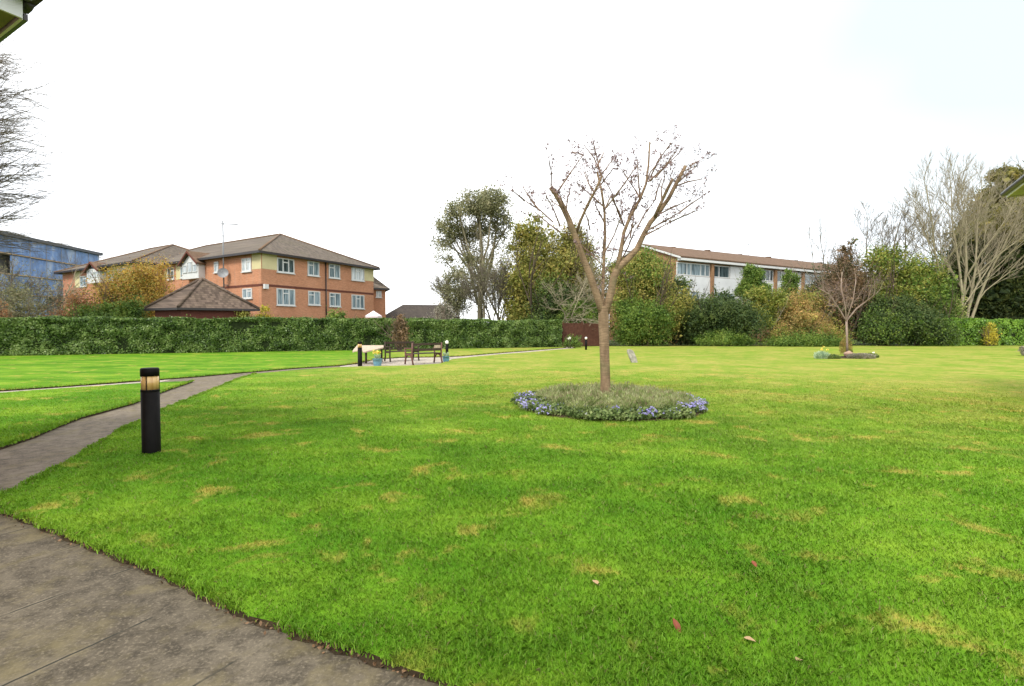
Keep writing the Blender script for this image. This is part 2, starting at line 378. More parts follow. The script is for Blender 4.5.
class MB:
    def __init__(s): s.v, s.f, s.mi, s.sm = [], [], [], []
    def face(s, pts, mi=0, sm=False):
        i = len(s.v); s.v += [tuple(p) for p in pts]; s.f.append(tuple(range(i, i + len(pts)))); s.mi.append(mi); s.sm.append(sm); return s
    def raw(s, vs, fs, mi=0, sm=False):
        i = len(s.v); s.v += [tuple(p) for p in vs]
        for f in fs: s.f.append(tuple(i + k for k in f)); s.mi.append(mi); s.sm.append(sm)
        return s
    def obox(s, c, ax, ay, az, mi=0):
        """box from centre and three half-axis vectors"""
        c, ax, ay, az = map(Vector, (c, ax, ay, az))
        vs = [c + ax * i + ay * j + az * k for k in (-1, 1) for j in (-1, 1) for i in (-1, 1)]
        return s.raw(vs, [(0, 2, 3, 1), (4, 5, 7, 6), (0, 1, 5, 4), (2, 6, 7, 3), (0, 4, 6, 2), (1, 3, 7, 5)], mi)
    def box(s, x0, x1, y0, y1, z0, z1, mi=0):
        return s.obox(((x0 + x1) / 2, (y0 + y1) / 2, (z0 + z1) / 2), ((x1 - x0) / 2, 0, 0), (0, (y1 - y0) / 2, 0), (0, 0, (z1 - z0) / 2), mi)
    def tube(s, pts, rad, n=6, mi=0, cap=True, sm=True):
        pts = [Vector(p) for p in pts]
        if not hasattr(rad, '__len__'): rad = [rad] * len(pts)
        base = len(s.v); up = None
        for i, p in enumerate(pts):
            t = (pts[min(i + 1, len(pts) - 1)] - pts[max(i - 1, 0)])
            if t.length < 1e-9: t = Vector((0, 0, 1))
            t.normalize()
            if up is None: up = Vector((1, 0, 0)) if abs(t.x) < 0.8 else Vector((0, 1, 0))
            a = (up - t * up.dot(t)).normalized(); up = a; b = t.cross(a)
            for k in range(n):
                th = 2 * math.pi * k / n
                s.v.append(tuple(p + (a * math.cos(th) + b * math.sin(th)) * rad[i]))
        for i in range(len(pts) - 1):
            for k in range(n):
                a0 = base + i * n + k; a1 = base + i * n + (k + 1) % n
                s.f.append((a0, a1, a1 + n, a0 + n)); s.mi.append(mi); s.sm.append(sm)
        if cap:
            s.f.append(tuple(base + k for k in reversed(range(n)))); s.mi.append(mi); s.sm.append(False)
            e = base + (len(pts) - 1) * n
            s.f.append(tuple(e + k for k in range(n))); s.mi.append(mi); s.sm.append(False)
        return s
    def prism(s, poly, z0, z1, mi=0, top=True):
        n = len(poly); vs = [(p[0], p[1], z0) for p in poly] + [(p[0], p[1], z1) for p in poly]
        fs = [(i, (i + 1) % n, n + (i + 1) % n, n + i) for i in range(n)]
        if top: fs += [tuple(range(n, 2 * n)), tuple(reversed(range(n)))]
        return s.raw(vs, fs, mi)
    def build(s, name, mats, parent=None, **t):
        off = world_loc(parent) if parent is not None else Vector((0, 0, 0))
        me = bpy.data.meshes.new(name)
        me.from_pydata([(x - off.x, y - off.y, z - off.z) for x, y, z in s.v], [], s.f)
        me.polygons.foreach_set('material_index', s.mi); me.polygons.foreach_set('use_smooth', s.sm)
        me.update()
        o = link_mesh(name, me, mats, parent)
        return tag(o, **t) if t else o

def fast_mesh(name, verts, k, mat, parent=None, smooth=False):
    """verts: (N*k,3) array, faces of k corners each"""
    off = world_loc(parent) if parent is not None else Vector((0, 0, 0))
    verts = np.asarray(verts, dtype=np.float32) - np.array(off, dtype=np.float32)
    n = len(verts) // k
    me = bpy.data.meshes.new(name)
    me.vertices.add(len(verts)); me.vertices.foreach_set('co', verts.ravel())
    me.loops.add(n * k); me.loops.foreach_set('vertex_index', np.arange(n * k, dtype=np.int32))
    me.polygons.add(n); me.polygons.foreach_set('loop_start', np.arange(0, n * k, k, dtype=np.int32))
    me.update(calc_edges=True)
    return link_mesh(name, me, mat, parent)

def rand_dirs(n, rng=None):
    rng = rng or NR
    d = rng.normal(size=(n, 3)); return d / np.linalg.norm(d, axis=1, keepdims=True)

def leaf_verts(c, L, W, upbias=0.0, axis=None, out=None):
    """diamond leaves at centres c, slightly folded"""
    n = len(c)
    a = rand_dirs(n) if axis is None else axis + 0.45 * rand_dirs(n)
    a /= np.linalg.norm(a, axis=1, keepdims=True)
    nn = rand_dirs(n)
    if out is not None: nn = nn * 0.75 + out
    if upbias: nn[:, 2] += upbias
    b = np.cross(nn, a); b /= (np.linalg.norm(b, axis=1, keepdims=True) + 1e-9)
    s = NR.uniform(0.6, 1.3, (n, 1))
    a = a * s * L / 2; b = b * s * W / 2
    v = np.empty((n, 4, 3)); v[:, 0] = c - a; v[:, 1] = c + b - a * 0.1; v[:, 2] = c + a; v[:, 3] = c - b - a * 0.1
    return v.reshape(-1, 3)

def lobe_points(lobes, n, clump=0.16, seeds=26, shell=0.45, zmin=0.05, flat=1.0):
    """leaf centres gathered in clumps over the outside of ellipsoid lobes (cx,cy,cz,rx,ry,rz)"""
    lobes = np.array(lobes, dtype=float)
    w = (lobes[:, 3] * lobes[:, 5] + lobes[:, 3] * lobes[:, 4]); w /= w.sum()
    S, rr = [], []
    for i, lb in enumerate(lobes):
        k = max(6, int(seeds * len(lobes) * w[i]))
        d = rand_dirs(k); d[:, 2] += 0.15
        q = NR.uniform(shell, 1.0, (k, 1)) ** 0.6
        S.append(lb[:3] + d * lb[3:6] * q); rr.append(np.full(k, (lb[3] + lb[5]) / 2 * clump * 1.0))
    S = np.vstack(S); rr = np.concatenate(rr) * NR.uniform(0.5, 1.6, len(S))
    cw = rr ** 1.6; idx = NR.choice(len(S), n, p=cw / cw.sum())
    g = NR.normal(size=(n, 3)); g[:, 2] *= flat
    c = S[idx] + g * rr[idx][:, None]
    c = c[c[:, 2] > zmin]
    return c

def grow(mb, tips, p, d, L, r, lev, maxlev, rng, kids=3, spread=0.6, up=0.15, wob=0.18, ratio=0.66, n0=6, tend=None, first=0.3, rmin=0.0):
    r = max(r, rmin); p = Vector(p); d = Vector(d).normalized(); n = 4 if lev < 3 else 3
    pts = [p.copy()]; rad = [r]; dirs = [d.copy()]
    for i in range(n):
        d = (d + Vector((rng.gauss(0, wob), rng.gauss(0, wob), rng.gauss(0, wob) + up * (0.5 if lev else 0.2)))).normalized()
        p = p + d * (L / n); pts.append(p.copy()); rad.append(r * (1 - (0.5 if lev < maxlev else 0.75) * (i + 1) / n)); dirs.append(d.copy())
    mb.tube(pts, rad, max(3, n0 - lev), cap=False)
    if lev >= maxlev:
        tips.append((pts[-1], d)); tips.append((pts[-2], d)); return
    k = kids if isinstance(kids, int) else kids[min(lev, len(kids) - 1)]
    for j in range(k):
        t = first + (1 - first) * (j + rng.random()) / k
        x = t * n; i = min(int(x), n - 1); fr = x - i
        q = pts[i].lerp(pts[i + 1], fr); dd = dirs[i + 1]
        az = 2.4 * j + rng.uniform(-0.6, 0.6)
        side = Vector((math.cos(az), math.sin(az), 0)); side = (side - dd * side.dot(dd))
        if side.length < 1e-3: side = Vector((1, 0, 0))
        side.normalize()
        s = spread * rng.uniform(0.65, 1.25)
        nd_ = (dd * math.cos(s) + side * math.sin(s)); nd_.z += up
        if tend is not None: nd_ += Vector(tend)
        rr = (rad[i] * (1 - fr) + rad[i + 1] * fr) * rng.uniform(0.5, 0.7)
        grow(mb, tips, q, nd_, L * ratio * rng.uniform(0.75, 1.15) * (1.1 - 0.35 * t), rr, lev + 1, maxlev, rng, kids, spread, up, wob, ratio, n0, tend, 0.25, rmin)
    grow(mb, tips, pts[-1], d, L * ratio * 0.8, rad[-1], lev + 1, maxlev, rng, kids, spread, up, wob, ratio, n0, tend, 0.25, rmin)

def copy_tree(o, loc, rz=0.0, sc=None, label=None):
    r = o.copy(); COL.objects.link(r); r.location = loc; r.rotation_euler = (0, 0, rz)
    if sc is not None: r.scale = (sc, sc, sc) if isinstance(sc, (int, float)) else sc
    if label: r['label'] = label
    for ch in list(o.children):
        c = ch.copy(); COL.objects.link(c); c.parent = r
        for g in list(ch.children):
            d = g.copy(); COL.objects.link(d); d.parent = c
    return r

# ------------------------------------------------------------------ camera, light, sky
cam = bpy.data.cameras.new('camera'); co = bpy.data.objects.new('camera', cam); COL.objects.link(co)
cam.sensor_width = 36; cam.lens = 36 * F / 1024; cam.clip_start = 0.05; cam.clip_end = 3000
co.location = (0, 0, CAMZ); co.rotation_euler = (math.pi / 2 - PITCH, 0, 0)
SC.camera = co
SUN_EL, SUN_AZ = math.radians(48), math.radians(212)       # azimuth clockwise from +Y (north)
sd = Vector((math.sin(SUN_AZ) * math.cos(SUN_EL), math.cos(SUN_AZ) * math.cos(SUN_EL), math.sin(SUN_EL)))
sl = bpy.data.lights.new('sun', 'SUN'); so = bpy.data.objects.new('sun', sl); COL.objects.link(so)
sl.energy = 1.5; sl.angle = math.radians(14); sl.color = (1.0, 0.95, 0.86)
so.rotation_euler = sd.to_track_quat('Z', 'Y').to_euler(); so.location = sd * 60
w = bpy.data.worlds.new('World'); SC.world = w; w.use_nodes = True
nt = w.node_tree; nt.nodes.clear()
wo = nd(nt, 'ShaderNodeOutputWorld'); bg = nd(nt, 'ShaderNodeBackground'); nt.links.new(bg.outputs[0], wo.inputs[0])
sky = nd(nt, 'ShaderNodeTexSky', sky_type='NISHITA'); sky.sun_disc = False
sky.sun_elevation = SUN_EL; sky.sun_rotation = SUN_AZ
tc = nd(nt, 'ShaderNodeTexCoord')
n = noise(nt, tc.outputs['Generated'], 1.6, 3, 0.5, 0.3)
dp = nd(nt, 'ShaderNodeVectorMath', operation='DOT_PRODUCT'); nt.links.new(tc.outputs['Generated'], dp.inputs[0])
gd = ray(1060, -30).normalized(); dp.inputs[1].default_value = gd
thin = ramp(nt, math_n(nt, 'ADD', dp.outputs['Value'], math_n(nt, 'MULTIPLY', math_n(nt, 'SUBTRACT', n, 0.5), 0.22)), [(0.83, (0, 0, 0)), (1.0, (1, 1, 1))])
cloud = ramp(nt, n, [(0.35, (8.2, 8.5, 9.0)), (0.6, (9.8, 9.9, 10.0))])
pale = mixc(nt, 0.93, sky.outputs[0], (4.35, 4.8, 5.0, 1))
blend = mixc(nt, 0.92, sky.outputs[0], cloud)
c = mixc(nt, thin, blend, pale)
nt.links.new(c, bg.inputs[0]); bg.inputs[1].default_value = 0.1
SC.view_settings.view_transform = 'Standard'; SC.view_settings.look = 'None'
SC.view_settings.exposure = 1.15; SC.view_settings.gamma = 1; SC.view_settings.use_curve_mapping = False
SC.cycles.max_bounces = 5; SC.cycles.diffuse_bounces = 3; SC.cycles.glossy_bounces = 2
SC.cycles.transmission_bounces = 3; SC.cycles.use_denoising = True
# ------------------------------------------------------------------ ground, paths, lawns
def px(*uv): return [G(u, v).to_2d() for u, v in uv]
def V2(*p): return [Vector(q) for q in p]

NEAR_EDGE = px((0, 508), (45, 526), (95, 546), (160, 571), (205, 593), (250, 614), (330, 642), (410, 668))
tip = px((-20, 504))
PATH_R = px((0, 495), (66, 463), (110, 436), (159, 411), (199, 395), (239, 378.5), (256, 373.5))
PATH_FAR_LO = px((300, 369.5), (340, 367), (372, 366), (410, 365.3), (440, 363.5), (452, 359), (470, 357), (500, 354.2), (530, 352), (556, 349.6), (576, 348.2))
MAIN = tip + PATH_R + PATH_FAR_LO + V2((4.6, 39.6), (7, 41), (70, 44), (70, -14), (20, -14), (10.1, -3.6), (3, 0.25)) + NEAR_EDGE[::-1]
THIN_TOP = px((0, 390), (60, 386), (133, 380.8), (196, 376.3), (233, 373), (290, 368.2), (340, 365), (357, 362.8), (375, 358.8), (400, 357), (440, 356.5), (462, 355.6), (500, 352.5), (545, 349), (566, 347.4))
THIRD = THIN_TOP + V2((3.9, 39.3), (3.2, 39.6), (-26.6, 27.6), (-37, 23.4), (-60, 14), (-60, -2), (-20, 1.5))
WEDGE = px((193, 380.8), (166, 390), (133, 403), (80, 417), (33, 436), (0, 447)) + V2((-6.35, 5.95), (-13.5, 9.6)) + px((-10, 393.3), (0, 392.6), (70, 387.5), (140, 383))
BED_C, BED_R = Vector((1.87, 9.95)), 1.76
BED2_C, BED2_R = Vector(((846 - 512) / 520 * 25.6, 25.6)), 1.3

def densify(poly, step=0.16, jit=0.014, lim=22):
    out = []
    for i, a in enumerate(poly):
        b = poly[(i + 1) % len(poly)]; L = (b - a).length
        near = min(a.length, b.length) < lim
        k = max(1, int(L / (step if min(a.length, b.length) < 9 else step * 3))) if near else 1
        for j in range(k):
            q = a.lerp(b, j / k)
            if near and abs(q.x) < 30: q = q + Vector((R.gauss(0, jit), R.gauss(0, jit)))
            out.append(q)
    return out

def lawn(name, poly):
    dp_ = densify(poly)
    bm = bmesh.new()
    vs = [bm.verts.new((q.x, q.y, 0)) for q in dp_]
    f = bm.faces.new(vs)
    if f.calc_area() and f.normal.z < 0: f.normal_flip()
    f.normal_update()
    if f.normal.z < 0: f.normal_flip()
    bmesh.ops.triangulate(bm, faces=[f], ngon_method='EAR_CLIP')
    lo = [bm.verts.new((q.x, q.y, -0.06)) for q in dp_]
    n = len(vs)
    for i in range(n):
        g = bm.faces.new((vs[i], vs[(i + 1) % n], lo[(i + 1) % n], lo[i])); g.material_index = 1
    me = bpy.data.meshes.new(name); bm.to_mesh(me); bm.free()
    o = link_mesh(name, me, [M['lawn'], M['soil']]); o['kind'] = 'structure'
    return dp_

m1 = lawn('lawn', MAIN); m2 = lawn('lawn', THIRD); m3 = lawn('lawn', WEDGE)
g = MB(); g.face([(-900, -300, -0.09), (900, -300, -0.09), (900, 1400, -0.09), (-900, 1400, -0.09)])
g.build('ground', M['field'], kind='structure')

ed = (NEAR_EDGE[-1] - NEAR_EDGE[0]).normalized()
jo = G(190, 595).to_2d()
M['pave'] = pavemat('worn_concrete', (0.072, 0.058, 0.038, 1), (0.135, 0.112, 0.078, 1), True, math.atan2(ed.y, ed.x), 0.72, (jo.x + ed.x * 0.36, jo.y + ed.y * 0.36))
pr = (PATH_R[5] - PATH_R[1]).normalized()
M['pave2'] = pavemat('worn_concrete_walk', (0.130, 0.103, 0.070, 1), (0.190, 0.155, 0.112, 1), True, math.atan2(pr.y, pr.x), 1.0, (0, 0))
M['patio'] = pavemat('pale_paving', (0.36, 0.31, 0.25, 1), (0.46, 0.40, 0.33, 1), False)
def sheet(name, poly, z, mat):
    bm = bmesh.new(); f = bm.faces.new([bm.verts.new((q[0], q[1], z)) for q in poly]); f.normal_update()
    if f.normal.z < 0: f.normal_flip()
    bmesh.ops.triangulate(bm, faces=[f], ngon_method='EAR_CLIP')
    me = bpy.data.meshes.new(name); bm.to_mesh(me); bm.free()
    o = link_mesh(name, me, mat); o['kind'] = 'structure'; return o
e0 = NEAR_EDGE[0] - ed * 14; e1 = NEAR_EDGE[-1] + ed * 14
nrm = Vector((ed.y, -ed.x)); nrm = nrm if nrm.y < 0 else -nrm
sheet('terrace_path', [e0 - nrm * 0.3, e1 - nrm * 0.3, e1 + nrm * 7, e0 + nrm * 7], -0.030, M['pave'])
sheet('garden_path', [p for p in V2((-6.9, 4.6), (-3.6, 4.6))] + px((256, 385), (300, 374), (340, 367.6)) + px((340, 364.6), (233, 371)) + px((190, 374), (120, 390)) + V2((-9, 8)), -0.034, M['pave2'])
sheet('side_path', px((-40, 400), (140, 384.5), (260, 373), (240, 371), (133, 379), (-40, 391)) + V2((-30, -2), (-27, -4)), -0.038, M['patio'])
sheet('patio', px((250, 374), (340, 368.5), (442, 366), (455, 361), (580, 349)) + V2((4.8, 41), (3, 40)) + px((545, 347.6), (462, 353), (380, 354), (340, 363), (250, 370)), -0.042, M['patio'])

# ------------------------------------------------------------------ grass blades
def inside(poly, x, y):
    c = np.zeros(len(x), bool); n = len(poly)
    for i in range(n):
        x1, y1 = poly[i]; x2, y2 = poly[(i + 1) % n]
        m = ((y1 > y) != (y2 > y)) & (x < (x2 - x1) * (y - y1) / (y2 - y1 + 1e-12) + x1)
        c ^= m
    return c

def vnoise(x, y, s, seed):
    """cheap smooth value noise in numpy"""
    rg = np.random.default_rng(seed); T = rg.random((64, 64))
    X, Y = x / s, y / s; xi, yi = np.floor(X).astype(int), np.floor(Y).astype(int)
    fx, fy = X - xi, Y - yi; fx = fx * fx * (3 - 2 * fx); fy = fy * fy * (3 - 2 * fy)
    t = lambda i, j: T[i % 64, j % 64]
    return (t(xi, yi) * (1 - fx) + t(xi + 1, yi) * fx) * (1 - fy) + (t(xi, yi + 1) * (1 - fx) + t(xi + 1, yi + 1) * fx) * fy

def blades(name, x, y, h, wd, lean, label=None):
    n = len(x); f = NR.uniform(0, 2 * np.pi, n); a = f + np.pi / 2 + NR.normal(0, .45, n)
    sx, sy = np.cos(a) * wd / 2, np.sin(a) * wd / 2
    lx, ly = np.cos(f) * lean * h, np.sin(f) * lean * h
    z0 = np.full(n, -0.003)
    v = np.empty((n, 5, 3))
    v[:, 0] = np.stack([x - sx, y - sy, z0], 1); v[:, 1] = np.stack([x + sx, y + sy, z0], 1)
    v[:, 2] = np.stack([x + sx * .8 + lx * .3, y + sy * .8 + ly * .3, h * .58], 1)
    v[:, 3] = np.stack([x + lx, y + ly, h * np.sqrt(np.clip(1 - lean ** 2 * .5, .3, 1))], 1)
    v[:, 4] = np.stack([x - sx * .8 + lx * .3, y - sy * .8 + ly * .3, h * .58], 1)
    o = fast_mesh(name, v.reshape(-1, 3), 5, M['blades'])
    o['kind'] = 'stuff'; o['label'] = label or 'short mown grass blades covering the lawn'; o['category'] = 'grass'
    return o

N = 760000
rr = (NR.uniform(math.sqrt(1.5), math.sqrt(21), N)) ** 2
th = NR.uniform(-0.88, 0.88, N)
x, y = rr * np.sin(th), rr * np.cos(th)
ok = (inside(m1, x, y) | inside(m2, x, y) | inside(m3, x, y)) & (np.hypot(x - BED_C.x, y - BED_C.y) > BED_R * 0.97)
ok &= NR.random(len(rr)) < np.clip((21.5 - rr) / 11, 0, 1)
x, y, rr = x[ok], y[ok], rr[ok]; n = len(x)
tuft = vnoise(x, y, 0.16, 3) * 0.6 + vnoise(x, y, 0.55, 4) * 0.5
h = (0.012 + 0.024 * tuft) * NR.uniform(0.6, 1.25, n)
long_ = NR.random(n) < 0.012; h[long_] *= 1.7; h *= np.clip((23 - rr) / 10, .3, 1)
wd = 0.0032 * np.maximum(1, (rr / 3.2) ** 0.8) * NR.uniform(0.7, 1.3, n)
blades('grass', x, y, h, wd, NR.uniform(0.5, 1.0, n))

# fringe along the cut edges
def fringe(pts, per_m, h0, off=0.02):
    xs, ys = [], []
    for a, b in zip(pts[:-1], pts[1:]):
        L = (b - a).length; k = int(L * per_m)
        t = NR.random(k); xs.append(a.x + (b.x - a.x) * t); ys.append(a.y + (b.y - a.y) * t)
    x = np.concatenate(xs) + NR.normal(0, off, sum(map(len, xs))); y = np.concatenate(ys) + NR.normal(0, off, len(x))
    return x, y
fx, fy = fringe([Vector((3, 0.25))] + NEAR_EDGE[::-1] + tip + PATH_R, 750, 0.03)
k = vnoise(fx, fy, 0.10, 8); sel = NR.random(len(fx)) < k * 1.2
fx, fy = fx[sel], fy[sel]
d_ = np.hypot(fx, fy)
blades('edge_grass', fx, fy, (0.014 + 0.038 * k[sel]) * NR.uniform(0.5, 1.3, len(fx)), 0.0045 * np.maximum(1, (d_ / 3.6) ** 0.8), NR.uniform(0.4, 0.98, len(fx)), 'ragged grass fringe along the cut path edge')
fx, fy = fringe(px((0, 447), (33, 436), (80, 417), (133, 403), (166, 390), (193, 380.8)) , 260, 0.03)
fx2, fy2 = fringe(THIN_TOP, 130, 0.03, 0.05); fx, fy = np.concatenate([fx, fx2]), np.concatenate([fy, fy2]); d_ = np.hypot(fx, fy)
blades('edge_grass', fx, fy, 0.05 * NR.uniform(0.4, 1.2, len(fx)), 0.005 * np.maximum(1, (d_ / 3.6) ** 0.8), NR.uniform(0.3, 0.9, len(fx)), 'longer grass fringe on the far side of the paths')

# brown litter in the cut edge beside the near path
lx, ly = fringe(NEAR_EDGE, 150, 0, 0.022)
off = -nrm; lx = lx - off.x * 0.012; ly = ly - off.y * 0.012
c_ = np.stack([lx, ly, NR.uniform(-0.028, 0.004, len(lx))], 1)
kk = NR.random(len(lx)) < vnoise(lx, ly, 0.3, 12) * 1.1
o = fast_mesh('leaf_litter', leaf_verts(c_[kk], 0.022, 0.013, 1.2), 4, M['litter'])
tag(o, 'brown crumbled leaves lying along the cut lawn edge', 'leaf litter', kind='stuff')
# soil strip below the edge
s_ = MB()
pe = NEAR_EDGE
for i in range(len(pe) - 1):
    a, b = pe[i], pe[i + 1]; K = 8
    for j in range(K):
        q0, q1 = a.lerp(b, j / K), a.lerp(b, (j + 1) / K)
        w0 = 0.018 + 0.014 * math.sin((i * K + j) * 1.7); w1 = 0.018 + 0.014 * math.sin((i * K + j + 1) * 1.7)
        s_.face([(q0.x - nrm.x * .03, q0.y - nrm.y * .03, -.012), (q1.x - nrm.x * .03, q1.y - nrm.y * .03, -.012), (q1.x + nrm.x * w1, q1.y + nrm.y * w1, -.026), (q0.x + nrm.x * w0, q0.y + nrm.y * w0, -.026)])
s_.build('path_edge_soil', M['soil'], kind='structure')

# single fallen leaves on the lawn
def dead_leaf(u, v, L, mat, label, rz, tilt):
    p = G(u, v, 0.020); b = MB()
    t = [(0, -.5), (.16, -.32), (.30, -.05), (.24, .22), (.06, .5), (-.10, .36), (-.28, .15), (-.30, -.12), (-.14, -.34)]
    cz, sz = math.cos(rz), math.sin(rz); V = []
    for x_, y_ in t:
        z_ = abs(x_) * 0.55 + y_ * tilt
        V.append((p.x + (x_ * cz - y_ * sz) * L, p.y + (x_ * sz + y_ * cz) * L, p.z + z_ * L))
    c0 = tuple(p)
    for i in range(len(V)): b.face([c0, V[i], V[(i + 1) % len(V)]])
    return b.build('fallen_leaf', mat, label=label, category=None) if False else tag(b.build('fallen_leaf', mat), label, 'leaf', 'fallen leaves on the lawn')
dead_leaf(677, 627, 0.062, M['heart'], 'largest fallen leaf, rust red, low in the lawn', 0.5, 0.9)
dead_leaf(750, 640, 0.055, M['leaf_tan'], 'pale curled fallen leaf just right of the rust red leaf', 1.4, 0.2)
dead_leaf(799, 660, 0.050, M['leaf_tan'], 'pale fallen leaf nearest the bottom edge of the lawn', 2.3, 0.3)
dead_leaf(754, 564, 0.05, M['heart'], 'dull reddish leaf sunk in the turf above the pale ones', 0.1, 0.4)
dead_leaf(596, 583, 0.055, M['leaf_tan'], 'small grey tan leaf left of the other fallen leaves', 0.8, 0.2)
# ------------------------------------------------------------------ buildings
class Wall:
    """a facade line in plan: start a, end b, outward normal on the camera's side"""
    def __init__(s, a, b):
        s.a = Vector(a); s.b = Vector(b); s.L = (s.b - s.a).length; s.d = (s.b - s.a) / s.L
        n = Vector((s.d.y, -s.d.x)); s.n = n if n.dot(-s.a) > 0 else -n
    def pt(s, t, z, out=0.0):
        q = s.a + s.d * t + s.n * out; return Vector((q.x, q.y, z))
    def hit(s, u, v):
        r = ray(u, v); k = s.a.dot(s.n) / (r.x * s.n.x + r.y * s.n.y)
        q = Vector((r.x * k, r.y * k)); return (q - s.a).dot(s.d), CAMZ + r.z * k
    def rect(s, u0, u1, v0, v1):
        um, vm = (u0 + u1) / 2, (v0 + v1) / 2
        t0, _ = s.hit(u0, vm); t1, _ = s.hit(u1, vm); _, z1 = s.hit(um, v0); _, z0 = s.hit(um, v1)
        return min(t0, t1), max(t0, t1), z0, z1
    def slab(s, mb, t0, t1, z0, z1, o0, o1, mi=0):
        c = s.pt((t0 + t1) / 2, (z0 + z1) / 2, (o0 + o1) / 2)
        mb.obox(c, (s.d.x * (t1 - t0) / 2, s.d.y * (t1 - t0) / 2, 0), (s.n.x * (o1 - o0) / 2, s.n.y * (o1 - o0) / 2, 0), (0, 0, (z1 - z0) / 2), mi)

def window(wall, r, parent, cols=2, transom=0.3, pane='pane', fr=0.055, out=0.0, sill=True, bars=None):
    """frame (with mullions), its pane and sill as sub-parts; r = (t0, t1, z0, z1)"""
    t0, t1, z0, z1 = r; f = MB()
    wall.slab(f, t0, t1, z0, z0 + fr, out + .004, out + .07); wall.slab(f, t0, t1, z1 - fr, z1, out + .004, out + .07)
    wall.slab(f, t0, t0 + fr, z0 + fr, z1 - fr, out + .004, out + .07); wall.slab(f, t1 - fr, t1, z0 + fr, z1 - fr, out + .004, out + .07)
    W = t1 - t0
    cuts = bars if bars else [i / cols for i in range(1, cols)]
    for c_ in cuts:
        x_ = t0 + W * c_; wall.slab(f, x_ - fr * .55, x_ + fr * .55, z0 + fr, z1 - fr, out + .004, out + .066)
    if transom:
        zt = z1 - (z1 - z0) * transom; a = 0 if not cuts or len(cuts) == 1 else cuts[0]; b_ = cuts[0] if len(cuts) == 1 else (cuts[-1] if cuts else 1)
        wall.slab(f, t0 + W * a + fr * .55, t0 + W * b_ - fr * .55, zt - fr * .5, zt + fr * .5, out + .004, out + .063)
    fo = f.build('window', M['white'], parent)
    p_ = MB(); wall.slab(p_, t0 + fr * .5, t1 - fr * .5, z0 + fr * .5, z1 - fr * .5, out + .002, out + .03); p_.build('pane', M[pane], fo)
    if sill:
        s_ = MB(); wall.slab(s_, t0 - .06, t1 + .06, z0 - .07, z0 - .003, out + .002, out + .12); s_.build('sill', M['white'], fo)
    return fo

def hip_roof(name, c, u, v, Lu, Lv, ze, rise, over, mat, parent, inset0=None, inset1=None, gutter=True, ridge=True, soffit='soffit'):
    """hipped roof over the rectangle c + a*u + b*v; ridge along u"""
    c, u, v = Vector(c), Vector(u).normalized(), Vector(v).normalized()
    q = lambda a, b_, z: (c.x + u.x * a + v.x * b_, c.y + u.y * a + v.y * b_, z)
    i0 = Lv / 2 if inset0 is None else inset0; i1 = Lv / 2 if inset1 is None else inset1
    o = over; zr = ze + rise
    E = [q(-o, -o, ze), q(Lu + o, -o, ze), q(Lu + o, Lv + o, ze), q(-o, Lv + o, ze)]
    A, B = q(i0, Lv / 2, zr), q(Lu - i1, Lv / 2, zr)
    mb = MB(); mb.face([E[0], E[1], B, A]).face([E[1], E[2], B]).face([E[2], E[3], A, B]).face([E[3], E[0], A])
    ro = mb.build(name, M[mat], parent)
    so_ = MB(); S = [(x_, y_, ze - 0.05) for x_, y_, _ in E]; so_.face(S[::-1]); so_.build('soffit', M[soffit], ro)
    if gutter:
        g_ = MB(); S2 = [Vector(e) - Vector((0, 0, .02)) for e in E]
        for i in range(4):
            a_, b_ = S2[i], S2[(i + 1) % 4]; d = (b_ - a_).normalized(); nn = Vector((d.y, -d.x, 0))
            g_.obox((a_ + b_) / 2 - nn * 0.0 + Vector((0, 0, -.06 - .003 * i)), d * ((b_ - a_).length / 2 + .06), nn * .06, Vector((0, 0, .09)))
        g_.build('gutter', M['gutter'], ro)
    if ridge:
        r_ = MB()
        for a_, b_ in ((E[0], A), (E[1], B), (E[2], B), (E[3], A), (A, B)):
            if (Vector(a_) - Vector(b_)).length > .3: r_.tube([Vector(a_) + Vector((0, 0, .03)), Vector(b_) + Vector((0, 0, .03))], .09, 6)
        r_.build('ridge_tile', M['ridge'], ro)
    return ro

# --- three storey orange brick block behind the hedge
C0 = Vector((-19.7, 41.0)); U = Vector((-0.845, 0.535)).normalized(); Vv = Vector((0.451, 0.892)).normalized()
blk = thing('apartment_block', 'long orange brick apartment block with hipped brown roofs behind the hedge', 'building', (C0.x, C0.y, 0))
LM = 26.0; D0 = C0 + Vv * 12.8
A1 = C0 + U * LM
mb = MB(); mb.prism([C0, D0, D0 + U * LM, A1], 0, 7.36); mb.build('wall', M['brick'], blk)
hip_roof('roof', C0, U, Vv, LM, 12.8, 7.42, 2.95, 0.45, 'tile', blk)
E3 = Vector((-34.3, 47.7)); E4 = E3 + U * 17.6
mb = MB(); mb.prism([E3, E3 + Vv * 12.6, E4 + Vv * 12.6, E4], 0, 7.36); mb.build('wall', M['brick_red'], blk)
hip_roof('roof', E3, U, Vv, 17.6, 12.6, 7.44, 2.95, 0.55, 'tile', blk)
WR = Wall(C0, D0); WL = Wall(C0, A1); WW = Wall(E3, E4); WS = Wall(E3, E3 + Vv * 12.6)
def cream(wall, u0, u1, v0, v1, out=.012):
    r = wall.rect(u0, u1, v0, v1); m_ = MB(); wall.slab(m_, max(r[0], -.012), r[1], r[2], 7.33, .002, out); m_.build('render_panel', M['cream'], blk)
cream(WR, 262, 277, 254, 269.3); cream(WR, 364.5, 373.6, 270, 281); cream(WL, 252, 262.2, 256, 269); cream(WL, 176, 181, 266, 279.6)
cream(WL, 164, 167.5, 266, 279.5); cream(WW, 75, 80.5, 276, 288); cream(WW, 107, 133, 264, 280); cream(WS, 138, 158, 266, 280)
